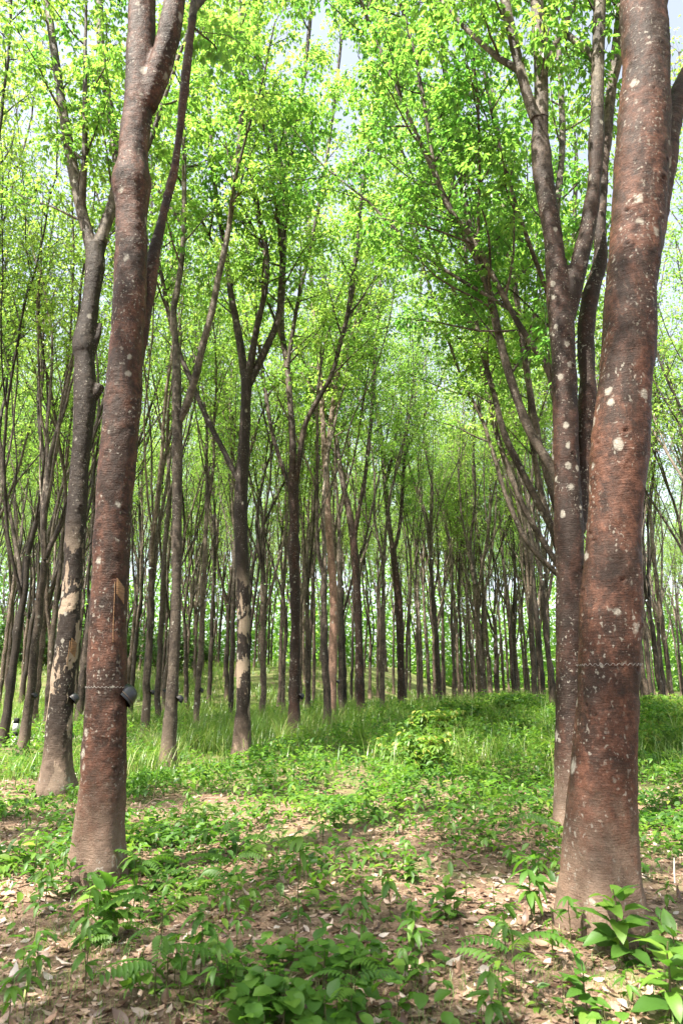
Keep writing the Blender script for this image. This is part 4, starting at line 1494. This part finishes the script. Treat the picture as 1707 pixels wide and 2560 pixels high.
# tufts of long arching grass
TUFT = []
for i in range(3):
    rt = np.random.default_rng(70 + i)
    nb = 70
    bt_ = Bag()
    a_ = rt.uniform(0, 6.28, nb)
    h_ = rt.uniform(0.45, 0.95, nb)
    ln = rt.uniform(0.15, 1.1, nb)
    d_ = np.stack([np.cos(a_), np.sin(a_), 0 * a_], -1)
    s_ = np.stack([-np.sin(a_), np.cos(a_), 0 * a_], -1)
    base_ = d_ * rt.uniform(0, 0.09, (nb, 1))
    for q in range(nb):
        t_ = np.linspace(0, 1, 7)[:, None]
        c_ = base_[q] + d_[q] * (ln[q] * h_[q] * t_ ** 2) + np.array([0, 0, 1.0]) * (h_[q] * (t_ - 0.45 * ln[q] * t_ ** 3))
        w_ = 0.006 * (1 - t_) ** 0.5 + 0.0004
        v_ = np.concatenate([c_ - s_[q] * w_, c_ + s_[q] * w_])
        f_ = [[k, k + 7, k + 8, k + 1] for k in range(6)]
        bt_.add(v_, np.array(f_), float(np.clip(rt.normal(0.62, 0.2), 0, 1)))
    TUFT.append(bt_.mesh('grass_tuft', True))
for i, (u, v) in enumerate([(345, 1855), (380, 1880), (470, 1850), (505, 1835), (540, 1862), (575, 1835), (640, 1830), (690, 1812), (700, 1850), (905, 1850), (960, 1868), (985, 1845), (1090, 1800), (1150, 1785), (1230, 1780), (1300, 1790), (1340, 1830), (1180, 1830), (205, 1900), (1640, 1800), (1690, 1840), (1050, 1835), (870, 1815), (790, 1840), (440, 1825)]):
    p = ground_px(u, v + 25)
    o = link('grass_tuft', TUFT[i % 3], M['grass'])
    o.location = tuple(float(q) for q in p)
    o.rotation_euler = (0, 0, rg.uniform(0, 6.28))
    s = rg.uniform(0.8, 1.25)
    o.scale = (s, s, s)
    tag(o, 'tuft of long arching bright grass blades in the weeds', 'grass tuft', 'tufts of long grass')

# large fallen leaves near the camera
FALLEN = []
for i in range(6):
    m_ = leaf_grid('fallen_leaf', 0.14, 0.06, (-0.8, 0.7, 1.2, -0.4, 0.3, -1.3)[i], (0.3, 0.15, 0.4, -0.3, 0.2, 0.35)[i], 0.08, 6, (0.35, 0.6, 0.8, 0.95, 0.5, 0.2)[i], 0.6)
    FALLEN.append(m_)
for i in range(130):
    u = rg.uniform(-20, 1730)
    v = 2150 + 480 * rg.random()
    p = ground_px(u, v)
    o = link('fallen_leaf', FALLEN[i % 6], M['litter'])
    put(o, (p[0], p[1], p[2] + 0.022), rg.uniform(0, 6.28), rg.normal(0.05, 0.15), rg.normal(0, 0.35), rg.uniform(0.5, 1.0))
    tag(o, 'large dry curled leaf lying on the litter in the foreground', 'leaf', 'large fallen leaves in the foreground')


# ------------------------------------------------------------------ sticks, vine
def stick(name, pix, r, mat, label, cat, lift=0.02, side=None):
    pts = []
    for q in pix:
        p = ground_px(q[0], q[1])
        pts.append([p[0], p[1], p[2] + (q[2] if len(q) > 2 else lift)])
    pts = smooth_path(pts, 0.03)
    bg_ = Bag()
    o3 = pts[0].copy()
    tube(bg_, pts - o3, np.linspace(r, r * 0.5, len(pts)), 6, True)
    if side:
        for k_, d_ in side:
            i = int(k_ * (len(pts) - 1))
            q = pts[i] - o3
            tube(bg_, np.array([q, q + np.array(d_) * 0.5 + np.array([0, 0, 0.02]), q + np.array(d_)]), np.array([r * 0.6, r * 0.45, r * 0.25]), 5, True)
    o = link(name, bg_.mesh(name, True, False), M[mat])
    o.location = tuple(float(a) for a in o3)
    return tag(o, label, cat)


stick('vine', [(58, 2520, 0.03), (74, 2450, 0.10), (92, 2400, 0.16), (140, 2385, 0.10), (165, 2372, 0.04)], 0.004, 'vine', 'arching yellow-green vine at the lower left over dry leaves', 'vine')
stick('pale_stick', [(1686, 2212, 0.0), (1688, 2212, 0.10), (1691, 2210, 0.19)], 0.008, 'pale_stick', 'short pale stick standing upright at the right edge', 'stick')
stick('dead_branch', [(352, 2035, 0.03), (385, 2025, 0.12), (420, 2030, 0.10), (470, 2040, 0.03)], 0.008, 'twig', 'dark dead branch lying right of the tall red-brown trunk', 'branch', side=[(0.3, (0.03, 0.05, 0.35)), (0.55, (-0.1, 0.0, 0.18)), (0.75, (0.2, -0.08, 0.12))])
stick('twig', [(450, 2510), (520, 2530), (580, 2560)], 0.004, 'vine', 'thin pale twig lying on litter near the bottom edge', 'twig')
stick('twig', [(1340, 2390), (1480, 2398), (1570, 2396)], 0.004, 'twig', 'straight thin twig on the ground before the thickest trunk', 'twig')


# ------------------------------------------------------------------ wires, tapping cuts and latex cups
def on_trunk(key, z, th, off=0.0):
    """surface point of a near trunk at height z (above its base) and angle th"""
    h = HERO[key]
    p = h['path']
    c = np.array([np.interp(z, p[:, 2], p[:, k]) for k in range(2)] + [z])
    r = float(np.interp(z, p[:, 2], p[:, 3]))
    d = np.array([math.cos(th), math.sin(th), 0])
    if h['bvh'] is not None:
        hit = h['bvh'].ray_cast(Vector(c + d * 0.6), Vector(-d), 0.65)
        if hit[0] is not None:
            return np.array(hit[0]) + d * off
    return c + d * (r + off)


def wire(key, z, label, amp=0.007, waves=34, r=0.0013):
    h = HERO[key]
    bg_ = Bag()
    th = np.linspace(0, 2 * PI, 300)
    pts = np.array([on_trunk(key, z + amp * math.sin(waves * t / 2 * 2), t, 0.006) for t in th])
    rad_ = np.linalg.norm(pts[:, :2] - pts[:, :2].mean(0), axis=1)
    tube(bg_, pts, np.full(len(pts), r), 5, False)
    o = link('spring_wire', bg_.mesh('spring_wire', True, False), M['wire'])
    o.location = tuple(h['base'])
    tag(o, label, 'wire')


def z_at(key, v, u):
    h = HERO[key]
    return float(at_depth(u, v, h['base'][1])[2] - h['base'][2])


wire('T1', z_at('T1', 1663, 1518), 'wavy spring wire stretched round the thickest trunk')
wire('T3', z_at('T3', 1718, 266), 'wavy spring wire round the tall red-brown trunk by the cup', 0.005)


def patch(key, name, th0, th1, z0, z1, skew, off, mat, label=None, nx_=8, nz_=10):
    """a thin slab that follows the trunk: tapping cut or channel"""
    h = HERO[key]
    v = []
    for i in range(nz_ + 1):
        for j in range(nx_ + 1):
            a = th0 + (th1 - th0) * j / nx_
            z = z0 + (z1 - z0) * i / nz_ + skew * (j / nx_ - 0.5)
            e = 0.0 if i in (0, nz_) or j in (0, nx_) else 1.0
            v.append(on_trunk(key, z, a, off if e else -0.004))
    q = [[i * (nx_ + 1) + j, i * (nx_ + 1) + j + 1, (i + 1) * (nx_ + 1) + j + 1, (i + 1) * (nx_ + 1) + j] for i in range(nz_) for j in range(nx_)]
    bg_ = Bag()
    bg_.add(np.array(v), np.array(q))
    o = link(name, bg_.mesh(name, True, False), M[mat], h['root'])
    if label:
        o['label'] = label


za, zb = z_at('T3', 1512, 310), z_at('T3', 1450, 310)
patch('T3', 'tapping_cut', -0.95, -0.28, za + 0.03, zb - 0.03, -0.10, 0.004, 'panel', 'freshly tapped orange cut in the bark')
patch('T3', 'latex_channel', -1.02, -0.95, z_at('T3', 1612, 300), zb - 0.02, 0, 0.004, 'panel', None, 3, 24)
za, zb = z_at('T4', 1640, 190), z_at('T4', 1600, 190)
patch('T4', 'tapping_cut', -1.0, -0.35, za, zb, -0.10, 0.004, 'panel', 'freshly tapped orange cut in the bark')
patch('T4', 'latex_channel', -1.08, -1.0, z_at('T4', 1665, 180), zb, 0, 0.004, 'panel', None, 3, 12)
za, zb = z_at('T2', 1560, 1440), z_at('T2', 1525, 1440)
patch('T2', 'tapping_cut', -1.25, -0.7, za, zb, -0.08, 0.004, 'panel', 'freshly tapped orange cut in the bark')
za, zb = z_at('T1', 1440, 1595), z_at('T1', 1360, 1595)
patch('T1', 'tapping_cut', -0.45, 0.3, za, zb, -0.10, 0.004, 'panel', 'tapped orange cut at the edge of the trunk')


def bowl_mesh():
    pr = [(0.0, 0.0), (0.03, 0.001), (0.055, 0.012), (0.074, 0.036), (0.084, 0.068), (0.090, 0.105), (0.094, 0.112), (0.090, 0.112), (0.085, 0.104), (0.079, 0.068), (0.069, 0.038), (0.050, 0.016), (0.0, 0.006)]
    sd_ = 28
    v, q = [], []
    for i, (r_, z_) in enumerate(pr):
        for j in range(sd_):
            a_ = 2 * PI * j / sd_
            v.append([max(r_, 0.0004) * math.cos(a_), max(r_, 0.0004) * math.sin(a_), z_])
    for i in range(len(pr) - 1):
        for j in range(sd_):
            k_ = (j + 1) % sd_
            q.append([i * sd_ + j, i * sd_ + k_, (i + 1) * sd_ + k_, (i + 1) * sd_ + j])
    bg_ = Bag()
    bg_.add(np.array(v), np.array(q))
    return bg_.mesh('bowl', True, False)


def ring_mesh():
    bg_ = Bag()
    th = np.linspace(0, 2 * PI, 40)
    tube(bg_, np.column_stack([0.0895 * np.cos(th), 0.0895 * np.sin(th), 0.088 + 0 * th]), np.full(40, 0.0022), 5, False)
    tube(bg_, np.array([[-0.089, 0, 0.088], [-0.105, 0, 0.10], [-0.12, 0, 0.135]]), np.full(3, 0.0022), 5, True)
    return bg_.mesh('holder_ring', True, False)


BOWL, RING = bowl_mesh(), ring_mesh()


def cup(pos, label, s=1.0, rz=0.0):
    root = empty('latex_cup', tuple(float(q) for q in pos))
    tag(root, label, 'cup', 'black latex cups hung on the trunks')
    # turned on its side to keep the rain out: the opening looks down and towards the trunk
    opening = Vector((-0.6, -0.38, -0.7)).normalized()
    root.rotation_euler = (Matrix.Rotation(rz, 4, 'Z') @ opening.to_track_quat('Z', 'Y').to_matrix().to_4x4()).to_euler()
    root.scale = (s, s, s)
    link('bowl', BOWL, M['cup'], root)
    link('holder_ring', RING, M['twig'], root)


def hang(key, v, u, label, s=1.0, th=-0.15, off=0.085):
    h = HERO[key]
    p = on_trunk(key, z_at(key, v, u), th, off) + h['base'] + np.array([0, 0, 0.03])
    cup(p, label, s)


hang('T3', 1728, 290, 'large black latex cup on the right side of the tall red-brown trunk', 1.15, 0.3, 0.05)
hang('T4', 1742, 178, 'black latex cup half hidden behind the dark mossy trunk', 0.95, 0.1, 0.055)
hang('T5', 1745, 434, 'small black cup on the right of the slim grey forked tree', 0.85, -0.1)
hang('T7', 1738, 737, 'small black cup on the knobbly dark brown tree', 1.0, -0.1)
hang('T8', 1703, 832, 'tiny black cup on the pale pinkish trunk', 0.8, -0.1)
for i, (u, dep, lab) in enumerate([(55, 16.4, 'black cup on the red-brown speckled trunk near the left edge'), (360, 21.0, 'black cup on the dark trunk right of the tall red-brown one'), (486, 22.5, 'black cup on the mottled trunk left of the peeled dark trunk'), (395, 25.5, 'black cup on the slim trunk behind the slim grey tree')]):
    p = col_depth(u, dep)
    cup(p + np.array([0.22, -0.04, 1.35]), lab, 0.9)

# ------------------------------------------------------------------ white marker post by the track
p = ground_px(36, 1862)
post = empty('marker_post', tuple(float(q) for q in p))
tag(post, 'small white and black marker post by the track at the left edge', 'post')


def box_part(name, z0, z1, w, mat, ch=0.012):
    bg_ = Bag()
    pr = [(w - ch, -w), (w, -w + ch), (w, w - ch), (w - ch, w), (-w + ch, w), (-w, w - ch), (-w, -w + ch), (-w + ch, -w)]
    v = [[a, c, z0] for a, c in pr] + [[a, c, z1 - ch] for a, c in pr] + [[a * 0.88, c * 0.88, z1] for a, c in pr] + [[0, 0, z1], [0, 0, z0]]
    f4 = [[i, (i + 1) % 8, 8 + (i + 1) % 8, 8 + i] for i in range(8)] + [[8 + i, 8 + (i + 1) % 8, 16 + (i + 1) % 8, 16 + i] for i in range(8)]
    f3 = [[16 + i, 16 + (i + 1) % 8, 24] for i in range(8)] + [[(i + 1) % 8, i, 25] for i in range(8)]
    bg_.add(np.array(v), np.array(f4))
    bg_.f.append(np.array(f3).ravel())
    bg_.t.append(np.full(len(f3), 3))
    bg_.a.append(np.full(len(f3), 0.5))
    return link(name, bg_.mesh(name, False, False), M[mat], post)


box_part('foot_section', -0.1, 0.22, 0.062, 'post_white')
box_part('black_band', 0.222, 0.32, 0.0595, 'post_black')
box_part('white_section', 0.322, 0.53, 0.062, 'post_white')
box_part('black_cap', 0.532, 0.66, 0.058, 'post_black')
